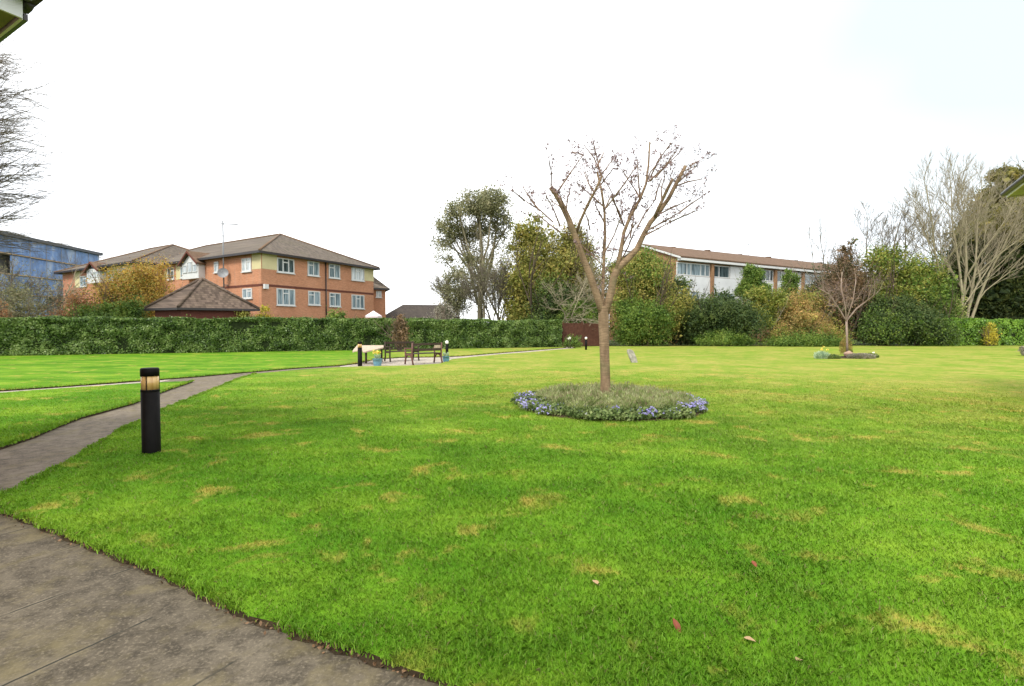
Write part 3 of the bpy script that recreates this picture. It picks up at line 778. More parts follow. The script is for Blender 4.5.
for (a, b_, c_, d_, n_, pn) in ((276.8, 293.8, 258.5, 272.8, 3, 'pane_dark'), (307.3, 318.8, 261.5, 275.8, 2, 'pane'), (328.6, 339.6, 264.2, 278.2, 2, 'pane'), (351.2, 363.8, 268, 280.6, 3, 'pane_pale'),
                            (276.4, 294.6, 288.8, 305.4, 3, 'pane'), (308, 319.8, 291.2, 305, 2, 'pane'), (329.2, 340.2, 293, 306.5, 2, 'pane'), (351.4, 363.9, 295, 308.6, 3, 'pane')):
    window(WR, WR.rect(a, b_, c_, d_), blk, cols=n_, transom=.28, pane=pn, fr=.085)
for (a, b_, c_, d_, n_, pn) in ((242.4, 251.6, 258.2, 271.6, 2, 'pane_pale'), (214.7, 218.9, 261.8, 272.6, 1, 'pane_pale'), (243, 252.4, 288.4, 298.4, 2, 'pane'),
                            (181, 188, 266.8, 278, 2, 'pane'), (168, 174.4, 267.6, 279.6, 2, 'pane_dark')):
    window(WL, WL.rect(a, b_, c_, d_), blk, cols=n_, transom=.28, pane=pn, fr=.085)
for (a, b_, c_, d_, n_) in ((80.6, 87, 276, 286.6, 2), (109, 115, 270.5, 281, 2), (118, 126, 268.5, 280, 2)):
    window(WW, WW.rect(a, b_, c_, d_), blk, cols=n_, transom=.28, pane='pane', fr=.085)
# plum brick course round the block, corner light, drainpipe
for wl, L_ in ((WR, 12.78), (WL, 14.8)):
    m_ = MB(); z_ = WR.hit(264, 285)[1]; wl.slab(m_, 0, L_, z_ - .09, z_ + .09, .003, .025); m_.build('brick_course', M['brick_dark'], blk)
m_ = MB(); t_, _ = WR.hit(325.4, 290); m_.tube([WR.pt(t_, .1, .09), WR.pt(t_, 7.3, .09)], .055, 6); m_.build('drainpipe', M['gutter'], blk)
m_ = MB(); r = WR.rect(260.5, 263.2, 284, 288.6); WR.slab(m_, .12, .48, r[2], r[3], .03, .25); m_.build('wall_lamp', M['white'], blk)

def oriel(wall, u0, u1, vtop, vbot, out, parent, cols=3):
    t0, z0, = wall.hit(u0, vbot); t1, _ = wall.hit(u1, vbot); t0, t1 = min(t0, t1), max(t0, t1)
    _, zt = wall.hit((u0 + u1) / 2, vtop); tm = (t0 + t1) / 2; ze = 7.05; b = MB()
    P0 = [(t0, z0), (t1, z0), (t1, ze), (tm, zt), (t0, ze)]
    fr_ = [wall.pt(a, z, out) for a, z in P0]; bk = [wall.pt(a, z, -.4) for a, z in P0]
    b.face(fr_)
    for i in range(5): b.face([fr_[i], fr_[(i + 1) % 5], bk[(i + 1) % 5], bk[i]])
    bay = b.build('oriel_bay', M['white'], parent)
    rf = MB(); e = .22
    for s0, s1 in (((t0 - e, ze - .15), (tm, zt + .12)), ((tm, zt + .12), (t1 + e, ze - .15))):
        a_ = wall.pt(s0[0], s0[1], out + .25); b2 = wall.pt(s1[0], s1[1], out + .25); c2 = wall.pt(s1[0], s1[1], -4.5); d2 = wall.pt(s0[0], s0[1], -4.5)
        h = Vector((0, 0, .14)); vs = [a_, b2, c2, d2, a_ + h, b2 + h, c2 + h, d2 + h]
        rf.raw(vs, [(0, 1, 2, 3), (4, 5, 6, 7), (0, 1, 5, 4), (1, 2, 6, 5), (2, 3, 7, 6), (3, 0, 4, 7)])
    rf.build('bay_roof', M['tile_far'], bay)
    bb = MB()
    for s0, s1 in (((t0 - e, ze - .12), (tm, zt + .15)), ((tm, zt + .15), (t1 + e, ze - .12))):
        a_ = wall.pt(s0[0], s0[1], out + .27); b2 = wall.pt(s1[0], s1[1], out + .27); d = (b2 - a_)
        bb.obox((a_ + b2) / 2, d / 2, Vector((wall.n.x, wall.n.y, 0)) * .02, Vector((0, 0, .09)))
    bb.build('bargeboard', M['brick_dark'], bay)
    W = t1 - t0; zb, zh = z0 + .55, ze - .12
    for i in range(cols):
        a = t0 + .12 + (W - .24) * i / cols; c2 = t0 + .12 + (W - .24) * (i + 1) / cols
        window(wall, (a + .05, c2 - .05, zb, zh + (.25 if i == cols // 2 else 0)), parent, cols=1, transom=0, pane='pane_pale', fr=.05, out=out, sill=False)
oriel(WL, 188.8, 205.2, 254.6, 280, .55, blk); oriel(WW, 93.8, 106.5, 264.8, 284, .55, blk, 2)

# lower wing at the right end
K0 = P(372, 300, 55).to_2d(); K1 = P(385.6, 300, 55.5).to_2d()
mb = MB(); kv = Vector((-.36, .93)).normalized() * 7; mb.prism([K0, K1, K1 + kv, K0 + kv], 0, 5.55); mb.build('wall', M['brick'], blk)
ku = (K1 - K0); kl = ku.length
hip_roof('roof', K0 - ku.normalized() * 3, ku, kv, kl + 3, 7, 5.6, 1.6, .35, 'tile', blk, ridge=False)
WK = Wall(K0, K1); r = WK.rect(376, 381.5, 291, 297.5); window(WK, r, blk, cols=2, transom=0, pane='pane_pale', fr=.08)

# --- aerial mast and dish on the block
t_, _ = WL.hit(227.8, 270); mp = WL.pt(t_, 0, .35); ms = 520 / mp.y
ztop = 1.5 + (327 - 221.5) / ms; zbot = 1.5 + (327 - 288) / ms
a_ = thing('tv_aerial', 'tall thin television aerial mast on the brick block', 'aerial', (mp.x, mp.y, zbot))
m_ = MB(); m_.tube([(mp.x, mp.y, zbot), (mp.x, mp.y, ztop)], .06, 6); m_.build('mast', M['steel'], a_)
m_ = MB(); zb = ztop - .25; bx = Vector((1, .2, 0)).normalized(); c_ = Vector((mp.x, mp.y, zb))
m_.tube([c_ - bx * .15, c_ + bx * 1.15], .045, 5)
for i in range(8):
    q = c_ + bx * (-.1 + i * .17); hh = .22 if i else .34; m_.tube([q - Vector((.2, -1, 0)).normalized() * hh, q + Vector((.2, -1, 0)).normalized() * hh], .012, 4)
m_.tube([c_ + Vector((-.02, 0, .28)), c_ + Vector((-.02, 0, -.2))], .03, 4); m_.build('antenna', M['steel'], a_)
m_ = MB(); c2 = Vector((mp.x, mp.y, zb - 1.0)); m_.tube([c2 - bx * .3, c2 + bx * .3], .02, 4); m_.tube([c2 - Vector((0, 0, .35)), c2 + Vector((0, 0, .35))], .02, 4); m_.build('antenna', M['steel'], a_)
for z_ in (zbot + .2, zbot + 1.4): m_ = MB(); WL.slab(m_, t_ - .04, t_ + .04, z_, z_ + .08, .0, .36); m_.build('bracket', M['steel'], a_)
dz = 1.5 + (327 - 274) / ms
d_o = thing('satellite_dish', 'round grey satellite dish fixed low on the aerial mast', 'satellite dish', (mp.x, mp.y, dz))
dn = Vector((.25, -.93, .25)).normalized(); dc = Vector((mp.x, mp.y, dz)) + dn * .14
ax = dn.orthogonal().normalized(); ay = dn.cross(ax); m_ = MB(); vs = [dc]; fs = []
for k, (rad, dep) in enumerate(((.17, .01), (.32, .05), (.42, .10))):
    for i in range(20): th_ = i * math.pi / 10; vs.append(dc + (ax * math.cos(th_) + ay * math.sin(th_)) * rad + dn * dep)
for i in range(20):
    j = (i + 1) % 20; fs.append((0, 1 + i, 1 + j))
    for k in (0, 1): fs.append((1 + k * 20 + i, 1 + (k + 1) * 20 + i, 1 + (k + 1) * 20 + j, 1 + k * 20 + j))
m_.raw(vs, fs, 0, True); m_.build('reflector', M['steel'], d_o)
m_ = MB(); m_.tube([dc - ay * .38 + dn * .08, dc + dn * .42], .018, 4); m_.tube([dc + dn * .36, dc + dn * .48], .045, 6); m_.build('feed_arm', M['steel'], d_o)

# --- little hip roofed store between hedge and block
K = P(178, 307, 32).to_2d(); Lc = P(145, 307, 33.6).to_2d(); Rc = P(259, 308, 34.6).to_2d()
su = (Rc - K); sv = (Lc - K)
gar = thing('garden_store', 'small brick store with pyramid tiled roof just behind the hedge', 'outbuilding', (K.x, K.y, 0))
ins = .35; su_n, sv_n = su.normalized(), sv.normalized(); b0 = K + su_n * ins + sv_n * ins
pl = [b0, b0 + su_n * (su.length - 2 * ins), b0 + su_n * (su.length - 2 * ins) + sv_n * (sv.length - 2 * ins), b0 + sv_n * (sv.length - 2 * ins)]
mb = MB(); mb.prism(pl, 0, 2.62); mb.build('wall', M['brick_dark'], gar)
ap = (K + Rc + Lc + (Rc + Lc - K)) / 4; az = P(200, 279.3, ap.y + .2).z; zE = 2.70
E = [K, Rc, Rc + Lc - K, Lc]; mb = MB()
for i in range(4): mb.face([(E[i].x, E[i].y, zE), (E[(i + 1) % 4].x, E[(i + 1) % 4].y, zE), (ap.x, ap.y, az)])
ro = mb.build('roof', M['tile_garage'], gar)
m_ = MB(); m_.face([(e.x, e.y, zE - .05) for e in E]); m_.build('soffit', M['olive'], ro)
m_ = MB()
for i in range(4):
    a, b_ = E[i].to_3d(), E[(i + 1) % 4].to_3d(); d = (b_ - a); nn = Vector((d.y, -d.x, 0)).normalized()
    m_.obox((a + b_) / 2 + Vector((0, 0, zE - .07 - .003 * i)), d / 2 + d.normalized() * .05, nn * .05, Vector((0, 0, .07)))
m_.build('gutter', M['gutter'], ro)
m_ = MB()
for e in E: m_.tube([(e.x, e.y, zE + .03), (ap.x, ap.y, az + .04)], .10, 6)
m_.build('ridge_tile', M['tile_garage'], ro)

# --- dark roofed bungalow beyond the hedge
h0 = P(384, 315, 60).to_2d(); h1 = P(445, 315, 62).to_2d(); hv = Vector((.1, 1)).normalized() * 7
bun = thing('bungalow', 'low house with long dark grey tiled roof beyond the hedge', 'building', (h0.x, h0.y, 0))
mb = MB(); mb.prism([h0, h1, h1 + hv, h0 + hv], 0, 2.5); mb.build('wall', M['brick_dark'], bun)
hip_roof('roof', h0, h1 - h0, hv, (h1 - h0).length, 7, 2.5, 1.75, .4, 'tile_grey', bun, inset0=1.1, inset1=.8, ridge=False)
# parasol top peeping over the hedge
pp = P(373.5, 318, 43); par = thing('parasol', 'pale pink canvas parasol top peeping over the hedge', 'parasol', (pp.x, pp.y, 0))
m_ = MB(); m_.tube([(pp.x, pp.y, 0), (pp.x, pp.y, 2.72)], .03, 6); m_.build('pole', M['white'], par)
m_ = MB(); pk = (pp.x, pp.y, 2.85)
rim = [(pp.x + .7 * math.cos(i * math.pi / 4), pp.y + .7 * math.sin(i * math.pi / 4), 2.42) for i in range(8)]
for i in range(8):
    m_.face([pk, rim[i], rim[(i + 1) % 8]]); a, b_ = rim[i], rim[(i + 1) % 8]; m_.face([a, b_, (b_[0], b_[1], b_[2] - .15), (a[0], a[1], a[2] - .15)])
m_.build('canopy', M['umbrella'], par)

# --- block under blue scaffold sheeting, far left
Q0 = Vector((-66, 46)); Q1 = Vector((-71.9, 89)); WB = Wall(Q0, Q1); back = -WB.n * 15
sc_ = thing('scaffolded_block', 'flat roofed grey block wrapped in blue scaffold sheeting at far left', 'building', (Q0.x, Q0.y, 0))
mb = MB(); mb.prism([Q0, Q1, Q1 + back, Q0 + back], 0, 13.7); mb.build('wall', M['greywall'], sc_)
m_ = MB(); WB.slab(m_, -.2, WB.L + .2, 13.7, 14.15, -.3, 1.9); m_.build('roof_edge', M['parapet'], sc_)
nb = 7
for i in range(nb):
    for (z0, z1, o_) in ((11.5, 13.66, 1.52), (8.75, 11.28, 1.40), (6.1, 8.55, 1.46), (3.3, 5.9, 1.43), (.2, 3.1, 1.4)):
        if (z0 == 8.75 and i in (3,)) or (z0 == 3.3 and i == 5): continue
        a = WB.L * i / nb + .01; b_ = WB.L * (i + 1) / nb - .01; K_ = 8; m_ = MB()
        for j in range(K_):
            s0, s1 = a + (b_ - a) * j / K_, a + (b_ - a) * (j + 1) / K_; b0_ = .07 * math.sin(j * 2.1 + i); b1_ = .07 * math.sin((j + 1) * 2.1 + i)
            m_.face([WB.pt(s0, z0, o_ + b0_), WB.pt(s1, z0, o_ + b1_), WB.pt(s1, z1, o_ + b1_ * .4), WB.pt(s0, z1, o_ + b0_ * .4)])
        m_.build('sheeting', M['sheet'], sc_)
for z_ in (3.2, 6.0, 8.65, 11.38):
    m_ = MB(); WB.slab(m_, 0, WB.L, z_ - .05, z_ + .06, .3, 1.62); m_.build('scaffold_deck', M['boards'], sc_)
for i in range(nb * 2 + 1):
    m_ = MB(); m_.tube([WB.pt(WB.L * i / (nb * 2), 0, 1.68), WB.pt(WB.L * i / (nb * 2), 14.2, 1.68)], .04, 5); m_.build('scaffold_pole', M['steel'], sc_)
for i in range(10):
    for z_ in (1.2, 4.2, 7.0, 9.7):
        t = 2 + i * 4.1; window(WB, (t, t + 1.7, z_, z_ + 1.4), sc_, cols=2, transom=0, pane='pane_dark', fr=.09, sill=False)

# --- long terrace with brown roof on the right
T0 = Vector((15.87, 50.0)); TD = Vector((21.1, 12.3)).normalized(); TV = Vector((-TD.y, TD.x)); TL = 36.0; TW = 9.8
T1 = T0 + TD * TL; WT = Wall(T0, T1); WG = Wall(T0, T0 + TV * TW)
ter = thing('terraced_houses', 'long terrace with brown roof, white cladding and brick gable behind the shrubs', 'building', (T0.x, T0.y, 0))
mb = MB(); zE = 8.15
mb.prism([T0, T1, T1 + TV * TW, T0 + TV * TW], 0, zE)
gm = T0 + TV * TW / 2; mb.face([(T0.x, T0.y, zE), (T0 + TV * TW).to_tuple() + (zE,) if False else ((T0 + TV * TW).x, (T0 + TV * TW).y, zE), (gm.x, gm.y, 9.95)])
mb.build('wall', M['brick_tan'], ter)
def slab4(mb, q, th=.14):
    h = Vector((0, 0, th)); q = [Vector(a) for a in q]; mb.raw(q + [a + h for a in q], [(0, 1, 2, 3), (4, 5, 6, 7), (0, 1, 5, 4), (1, 2, 6, 5), (2, 3, 7, 6), (3, 0, 4, 7)])
def tp(a, b_, z): q = T0 + TD * a + TV * b_; return (q.x, q.y, z)
mb = MB(); slab4(mb, [tp(-.15, -.45, 8.12), tp(TL + .2, -.45, 8.12), tp(TL + .2, TW / 2, 10.02), tp(-.15, TW / 2, 10.02)])
slab4(mb, [tp(-.15, TW + .45, 8.12), tp(TL + .2, TW + .45, 8.12), tp(TL + .2, TW / 2, 10.0), tp(-.15, TW / 2, 10.0)])
rf = mb.build('roof', M['tile_far'], ter)
for i in range(6):
    m_ = MB(); q = tp(4.5 + i * 5.6, TW / 2, 0); m_.box(q[0] - .3, q[0] + .3, q[1] - .3, q[1] + .3, 10.0, 10.22 if i % 2 else 10.14); m_.build('ridge_vent', M['tile_far'], rf)
m_ = MB()
for a, b_ in ((tp(-.2, -.5, 8.10), tp(-.2, TW / 2, 10.0)), (tp(-.2, TW + .5, 8.10), tp(-.2, TW / 2, 10.0))):
    a, b_ = Vector(a), Vector(b_); m_.obox((a + b_) / 2, (b_ - a) / 2, Vector((TD.x, TD.y, 0)) * .04, Vector((0, 0, .09)))
m_.build('bargeboard', M['white'], rf)
m_ = MB(); WT.slab(m_, -.1, TL, 7.86, 8.08, .05, .5); m_.build('fascia', M['white'], ter)
bay = 5.2; nbay = int(TL / bay)
zs0, zs1 = 6.5, 7.72
for i in range(nbay):
    t0 = i * bay
    m_ = MB(); WT.slab(m_, t0 + bay - .68, t0 + bay - .32, 0, 7.78, .01, .30); m_.build('brick_pier', M['brick_tan'], ter)
    m_ = MB(); WT.slab(m_, t0 - .31, t0 + bay - .69, 3.2, 6.46, .01, .10); m_.build('cladding', M['whitewall'], ter)
    m_ = MB(); WT.slab(m_, t0 + 2.4, t0 + bay - .69, 6.48, 7.76, .01, .10); m_.build('cladding', M['whitewall'], ter) if i % 2 else None
    if i % 2: window(WT, (t0 - .2, t0 + 2.3, zs0, zs1), ter, bars=[.36], transom=0, pane='pane_dark', fr=.09, sill=False)
    else: window(WT, (t0 - .2, t0 + bay - .72, zs0, zs1), ter, bars=[.30, .42, .72, .86], transom=0, pane='pane_dark' if i % 4 else 'pane', fr=.09, sill=False)
    window(WT, (t0 + .3, t0 + 2.9, 3.7, 5.0), ter, bars=[.5], transom=0, pane='pane', fr=.09, out=.10, sill=False)
ta = tp(17.5, TW / 2, 10); a2 = thing('tv_aerial', 'small roof aerial on the ridge of the long terrace', 'aerial', ta)
m_ = MB(); m_.tube([ta, (ta[0], ta[1], 11.6)], .03, 5); m_.build('mast', M['steel'], a2)
m_ = MB(); m_.tube([(ta[0] - .6, ta[1], 11.5), (ta[0] + .5, ta[1] + .1, 11.5)], .02, 4)
for i in range(5): m_.tube([(ta[0] - .5 + i * .22, ta[1] - .25, 11.5), (ta[0] - .5 + i * .22, ta[1] + .25, 11.5)], .014, 4)
m_.build('antenna', M['steel'], a2)

# --- eaves of the two near wings, mostly outside the frame
def near_wing(K, a, b_, zs, la, lb, label, soff, tile_out=.14, tiles=True, h=.20):
    K, a, b_ = Vector(K), Vector(a).normalized(), Vector(b_).normalized()
    q = lambda s, t, z: Vector((K.x + a.x * s + b_.x * t, K.y + a.y * s + b_.y * t, z))
    o = thing('house_wing', label, 'building', (K.x, K.y, 0))
    m_ = MB(); m_.prism([q(.42, .42, 0).to_2d(), q(la, .42, 0).to_2d(), q(la, lb, 0).to_2d(), q(.42, lb, 0).to_2d()], 0, zs + .01); m_.build('wall', M['brick'], o)
    m_ = MB(); slab4(m_, [q(.03, .03, zs), q(la, .03, zs), q(la, lb, zs), q(.03, lb, zs)], .03); m_.build('soffit', M[soff], o)
    m_ = MB()
    m_.obox((q(0, .0, zs) + q(la, .0, zs)) / 2 + Vector((0, 0, h / 2 - .02)), a.to_3d() * la / 2, b_.to_3d() * .012, Vector((0, 0, h / 2)))
    m_.obox((q(0, .0, zs) + q(0, lb, zs)) / 2 + Vector((0, 0, h / 2 - .02)), b_.to_3d() * (lb / 2 - .014), a.to_3d() * .012, Vector((0, 0, h / 2)))
    m_.build('fascia', M['white'], o)
    # dark board line under the far edge and tile ends over both edges
    m_ = MB(); m_.obox((q(-.03, 0, zs) + q(-.03, lb, zs)) / 2 + Vector((0, 0, .01)), b_.to_3d() * lb / 2, a.to_3d() * .015, Vector((0, 0, .03))); m_.build('edge_trim', M['gutter'], o)
    rf_ = MB(); apx = q(la / 2, lb / 2, zs + .2 + min(la, lb) * .24); zt = zs + h
    E = [q(-tile_out, -tile_out, zt), q(la, -tile_out, zt), q(la, lb, zt), q(-tile_out, lb, zt)]
    for i in range(4): rf_.face([E[i], E[(i + 1) % 4], apx])
    rf_.face(E[::-1]); ro_ = rf_.build('roof', M['tile_grey'], o)
    if not tiles:
        m_ = MB(); m_.tube([q(-.06, -.05, zt - .02), q(la, -.05, zt - .02)], .055, 8); m_.build('gutter', M['gutter'], ro_); return o
    k = 0
    while k * .30 < la: m_ = MB(); m_.tube([q(k * .30, -.02, zt + .03), q(k * .30, -tile_out - .05, zt - .01)], .085, 7); m_.build('tile_end', M['gutter'], ro_); k += 1
    k = 0
    while k * .30 < lb: m_ = MB(); m_.tube([q(-.02, k * .30 + .15, zt + .02), q(-tile_out + .02, k * .30 + .15, zt - .015)], .075, 7); m_.build('tile_end', M['gutter'], ro_); k += 1
    return o
h_ = 4.5
Ka = P(22, 16.5, 4.97); 
near_wing((Ka.x, Ka.y), (-.42, -.9), (-.86, .51), Ka.z, 6, 4, 'near house corner with white fascia overhanging at top left', 'olive')
Kb = P(1007, 196.5, 11.8)
near_wing((Kb.x, Kb.y), (-.53, -.85), (.85, -.53), Kb.z, 4.5, 3, 'near house eave with dark gutter poking in at the right edge', 'soffit', .03, False, .09)
# ------------------------------------------------------------------ hedges
def hedge(name, label, a, b, th, h, n, size, mat, step=.8, hv=.13):
    a, b = Vector(a), Vector(b); L = (b - a).length; d = (b - a) / L
    nn = Vector((d.y, -d.x)); nn = nn if nn.dot(-a) > 0 else -nn
    o = thing(name, label, 'hedge', (a.x, a.y, 0))
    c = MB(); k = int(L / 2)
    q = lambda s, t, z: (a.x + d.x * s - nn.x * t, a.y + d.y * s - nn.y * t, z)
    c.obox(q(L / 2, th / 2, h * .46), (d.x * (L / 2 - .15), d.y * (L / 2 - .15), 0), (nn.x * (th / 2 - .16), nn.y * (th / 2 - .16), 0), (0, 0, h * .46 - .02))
    c.build('shade_core', M['hedge_core'], o)  # solid dark box in place of the hedge's shaded inside
    # front, top, back and end faces
    areas = np.array([L * h, L * th, L * h * .35, th * h * .5, th * h * .5]); f = NR.choice(5, n, p=areas / areas.sum())
    s = NR.uniform(0, L, n); z = NR.uniform(0.02, h, n); t = NR.uniform(0, th, n)
    dep = np.abs(NR.normal(0, .10, n))
    lump = (vnoise(s + 50, z * 1.3 + 50, .55, 21) - .5) * .34 + (vnoise(s + 9, z + 90, 1.7, 22) - .5) * .2
    t = np.where(f == 0, dep - lump, np.where(f == 2, th - dep, t)); z = np.where(f == 1, h - dep * .8 + (vnoise(s, t + 40, .8, 23) - .5) * hv * 2 + (vnoise(s, t * 0 + 3, 4.0, 24) - .5) * hv, z)
    s = np.where(f == 3, dep, np.where(f == 4, L - dep, s))
    C = np.stack([a.x + d.x * s - nn.x * t, a.y + d.y * s - nn.y * t, z], 1)
    st = NR.random(n) < .012; z = np.where(st & (f == 1), z + NR.uniform(.02, .16, n), z); C[:, 2] = z
    out = np.zeros((n, 3)); out[f == 0] = (nn.x, nn.y, .35); out[f == 1] = (0, 0, 1.0); out[f == 2] = (-nn.x, -nn.y, .3); out[f == 3] = (-d.x, -d.y, .2); out[f == 4] = (d.x, d.y, .2)
    fast_mesh('foliage', leaf_verts(C, size, size * .55, 0, None, out * .9), 4, mat, o)
    return o
HA, HB = Vector((-26.6, 27.0)), Vector((3.72, 39.0)); hd = (HB - HA).normalized()
hedge('laurel_hedge', 'long clipped dark green laurel hedge along the left lawn', HA - hd * 14, HB, 1.3, 1.98, 170000, .125, M['hedge'])
hedge('laurel_hedge', 'short bright green hedge at the right below the tall bare tree', (33.0, 41.2), (62, 44.5), 1.4, 2.08, 48000, .15, M['hedge_light'], hv=.16)

# ------------------------------------------------------------------ shrubs and trees
def foliage(parent, lobes, n, size, mat, name='crown', clump=.2, seeds=26, shell=.5, upbias=.5, asp=.55, zmin=.05, flat=1.0, inner=True):
    c = lobe_points(lobes, n, clump, seeds, shell, zmin, flat)
    ctr = np.array(lobes)[:, :3].mean(0); out = c - ctr; out /= (np.linalg.norm(out, axis=1, keepdims=True) + 1e-6)
    V_ = leaf_verts(c, size, size * asp, upbias, None, out * .5)
    if inner and n > 2000:
        c2 = lobe_points([(a, b, z_, rx * .62, ry * .62, rz * .62) for a, b, z_, rx, ry, rz in lobes], n // 5, .3, 20, .0, zmin)
        V_ = np.vstack([V_, leaf_verts(c2, size * 1.9, size * 1.3)])
    return fast_mesh(name, V_, 4, mat, parent)

def stems(parent, x, y, h, w, n, r, mat, rng, lev=2, name='stem'):
    mb = MB(); tips = []
    for i in range(n):
        a = rng.uniform(0, 6.28); e = rng.uniform(.1, .55)
        grow(mb, tips, (x + math.cos(a) * w * .15, y + math.sin(a) * w * .12, -.02), (math.cos(a) * e, math.sin(a) * e, 1), h * rng.uniform(.45, .62), r, 0, lev, rng, 3, .5, .12, .12)
    mb.build(name, mat, parent); return tips

def shrub(name, label, cat, u0, u1, vt, d, mat, n, size, nl=9, group=None, depth=None, prof='dome', mats2=None, seed=0, stem='bark_dark', vb=None, clump=.2, seeds=26, shell=.5, nstem=4, kw=None):
    rng = random.Random(seed * 31 + int(u0)); n = int(n * 1.3); size *= .87; c = P((u0 + u1) / 2, 300, d); w_ = (u1 - u0) / F * d; top = P((u0 + u1) / 2, vt, d).z
    z0 = 0 if vb is None else P(0, vb, d).z
    o = thing(name, label, cat, (c.x, c.y, 0), group); dep = depth or w_ * .8; H = top - z0; lobes = []
    nl = int(nl * 2.0)
    for i in range(nl):
        t = (i + .5) / nl
        if prof == 'cone': zz = .08 + .84 * t; k = (1 - t) * .9 + .08
        elif prof == 'col': zz = .12 + .74 * t; k = .75
        else: zz = .12 + .78 * rng.random() ** .85; k = math.sqrt(max(.05, 1 - ((zz - .3) / .75) ** 2))
        az = i * 2.4 + rng.uniform(-.5, .5); rad = rng.uniform(.15, .86) * k if prof != 'col' else rng.uniform(0, .25)
        r_ = rng.uniform(.11, .25) * min(w_, H * 1.3) * (.6 + .4 * k)
        lobes.append((c.x + math.cos(az) * rad * w_ * .5, c.y + math.sin(az) * rad * dep * .5, z0 + H * zz, r_, r_ * .9, min(r_ * rng.uniform(.75, 1.0), H * .32)))
    ztop = z0 + H
    lobes = [(a, b, min(z_, ztop - rz * .95), rx, ry, rz) for a, b, z_, rx, ry, rz in lobes]
    if prof == 'dome':
        rt = .13 * min(w_, H); lobes.append((c.x + rng.uniform(-.1, .1) * w_, c.y, ztop - rt * .9, rt * 1.2, rt, rt * .9))
        rb = .2 * w_; lobes.append((c.x - w_ * .22, c.y - dep * .1, z0 + H * .22, rb, rb * .8, H * .24)); lobes.append((c.x + w_ * .22, c.y - dep * .1, z0 + H * .22, rb, rb * .8, H * .24))
    core = [(c.x, c.y, z0 + H * .42, w_ * .30, dep * .30, H * .36)]
    for _ in range(nl):      # stray shoots past the outline
        lb = rng.choice(lobes); s_ = lb[3] * rng.uniform(.25, .45); lobes.append((lb[0] + rng.uniform(-1, 1) * lb[3] * .9, lb[1] + rng.uniform(-1, 1) * lb[4] * .6, min(lb[2] + rng.uniform(.3, 1.15) * lb[5], ztop), s_, s_, s_ * 1.5))
    foliage(o, lobes + core, n, size, M[mat], clump=clump, seeds=seeds, shell=shell, **(kw or {}))
    if mats2:
        for m2_, n2_, nm in mats2:
            sub = [l for l in lobes if rng.random() < .55] or lobes[:2]
            sub = [(a, b - ry * .1, z_ + rz * .2, rx * 1.04, ry * 1.04, rz * 1.02) for a, b, z_, rx, ry, rz in sub]
            foliage(o, sub, n2_, size, M[m2_], name=nm, clump=clump * .9, seeds=seeds, shell=.85, **(kw or {}))
    stems(o, c.x, c.y, H + z0, w_, nstem, .05 * max(1, H / 4), M[stem], rng, 2, 'trunk')
    return o

GS = 'shrubs and trees of the far border'
def S(*a, **k): k.setdefault('group', GS); return shrub(*a, **k)
# border in front of the terrace, left to right
S('shrub', 'tall olive green shrub with feathery top right of the central tree', 'shrub', 606, 682, 252, 43.5, 'olive_leaf', 34000, .18, nl=16, seed=1, mats2=[('green_leaf', 9000, 'crown')], kw=dict(upbias=.3))
S('shrub', 'low fresh green shrub spilling onto the lawn right of the central tree trunk', 'shrub', 608, 676, 300, 41.8, 'green_leaf', 20000, .15, nl=9, seed=2)
S('shrub', 'dark green ivy clad shrub behind the olive feathery one', 'shrub', 655, 704, 277, 45.5, 'dark_leaf', 15000, .17, nl=9, seed=3, mats2=[('olive_leaf', 4500, 'crown')])
S('shrub', 'wide very dark evergreen bush at the middle of the border', 'shrub', 676, 762, 291, 43, 'dark_leaf', 26000, .16, nl=11, seed=4)
S('tree', 'round headed green tree with bare forked stems before the terrace', 'tree', 737, 767, 264, 46.5, 'green_leaf', 10000, .17, nl=7, seed=5, vb=300, stem='bark_pale', nstem=5)
S('shrub', 'yellowish green leafy shrub below the round headed green tree', 'shrub', 738, 782, 288, 43.5, 'ivy_leaf', 11000, .16, nl=7, seed=6, stem='bark_pale', nstem=6, vb=330)
S('tree', 'small rounded dark green tree against the terrace windows', 'tree', 779, 799, 269, 47, 'green_leaf', 6000, .17, nl=6, seed=7, vb=310)
S('shrub', 'twiggy russet and tan shrub right of the yellowish green one', 'shrub', 772, 832, 290, 44.5, 'tan_leaf', 9000, .14, nl=9, seed=8, mats2=[('ivy_leaf', 5500, 'crown')], stem='bark_grey', nstem=7, clump=.3)
S('shrub', 'low golden tan bush at the foot of the russet shrub', 'shrub', 762, 846, 313, 42.2, 'tan_leaf', 17000, .13, nl=8, seed=9, mats2=[('ivy_leaf', 4000, 'crown')])
S('shrub', 'low bright green mat of shrub along the border edge', 'shrub', 752, 852, 333, 41.3, 'green_leaf', 15000, .12, nl=11, seed=10)
S('shrub', 'low green bush in front of the very dark evergreen', 'shrub', 690, 760, 330, 41.6, 'green_leaf', 9000, .12, nl=9, seed=101)
S('tree', 'bronze brown leaved conical tree beside the terrace end', 'tree', 818, 872, 240, 44.6, 'bronze', 21000, .16, nl=9, seed=11, prof='cone', mats2=[('dark_leaf', 4000, 'crown')])
S('shrub', 'dark green bush at the left foot of the bronze tree', 'shrub', 800, 846, 262, 47, 'dark_leaf', 10000, .17, nl=8, seed=12)
S('tree', 'broad yellow green ivy covered tree right of the bronze tree', 'tree', 846, 932, 247, 45, 'ivy_leaf', 38000, .17, nl=18, seed=13, mats2=[('green_leaf', 12000, 'crown')])
S('shrub', 'wide dark green laurel like bush below the ivy covered tree', 'shrub', 848, 952, 296, 42.6, 'dark_leaf', 36000, .16, nl=13, seed=14, mats2=[('green_leaf', 8000, 'crown')])
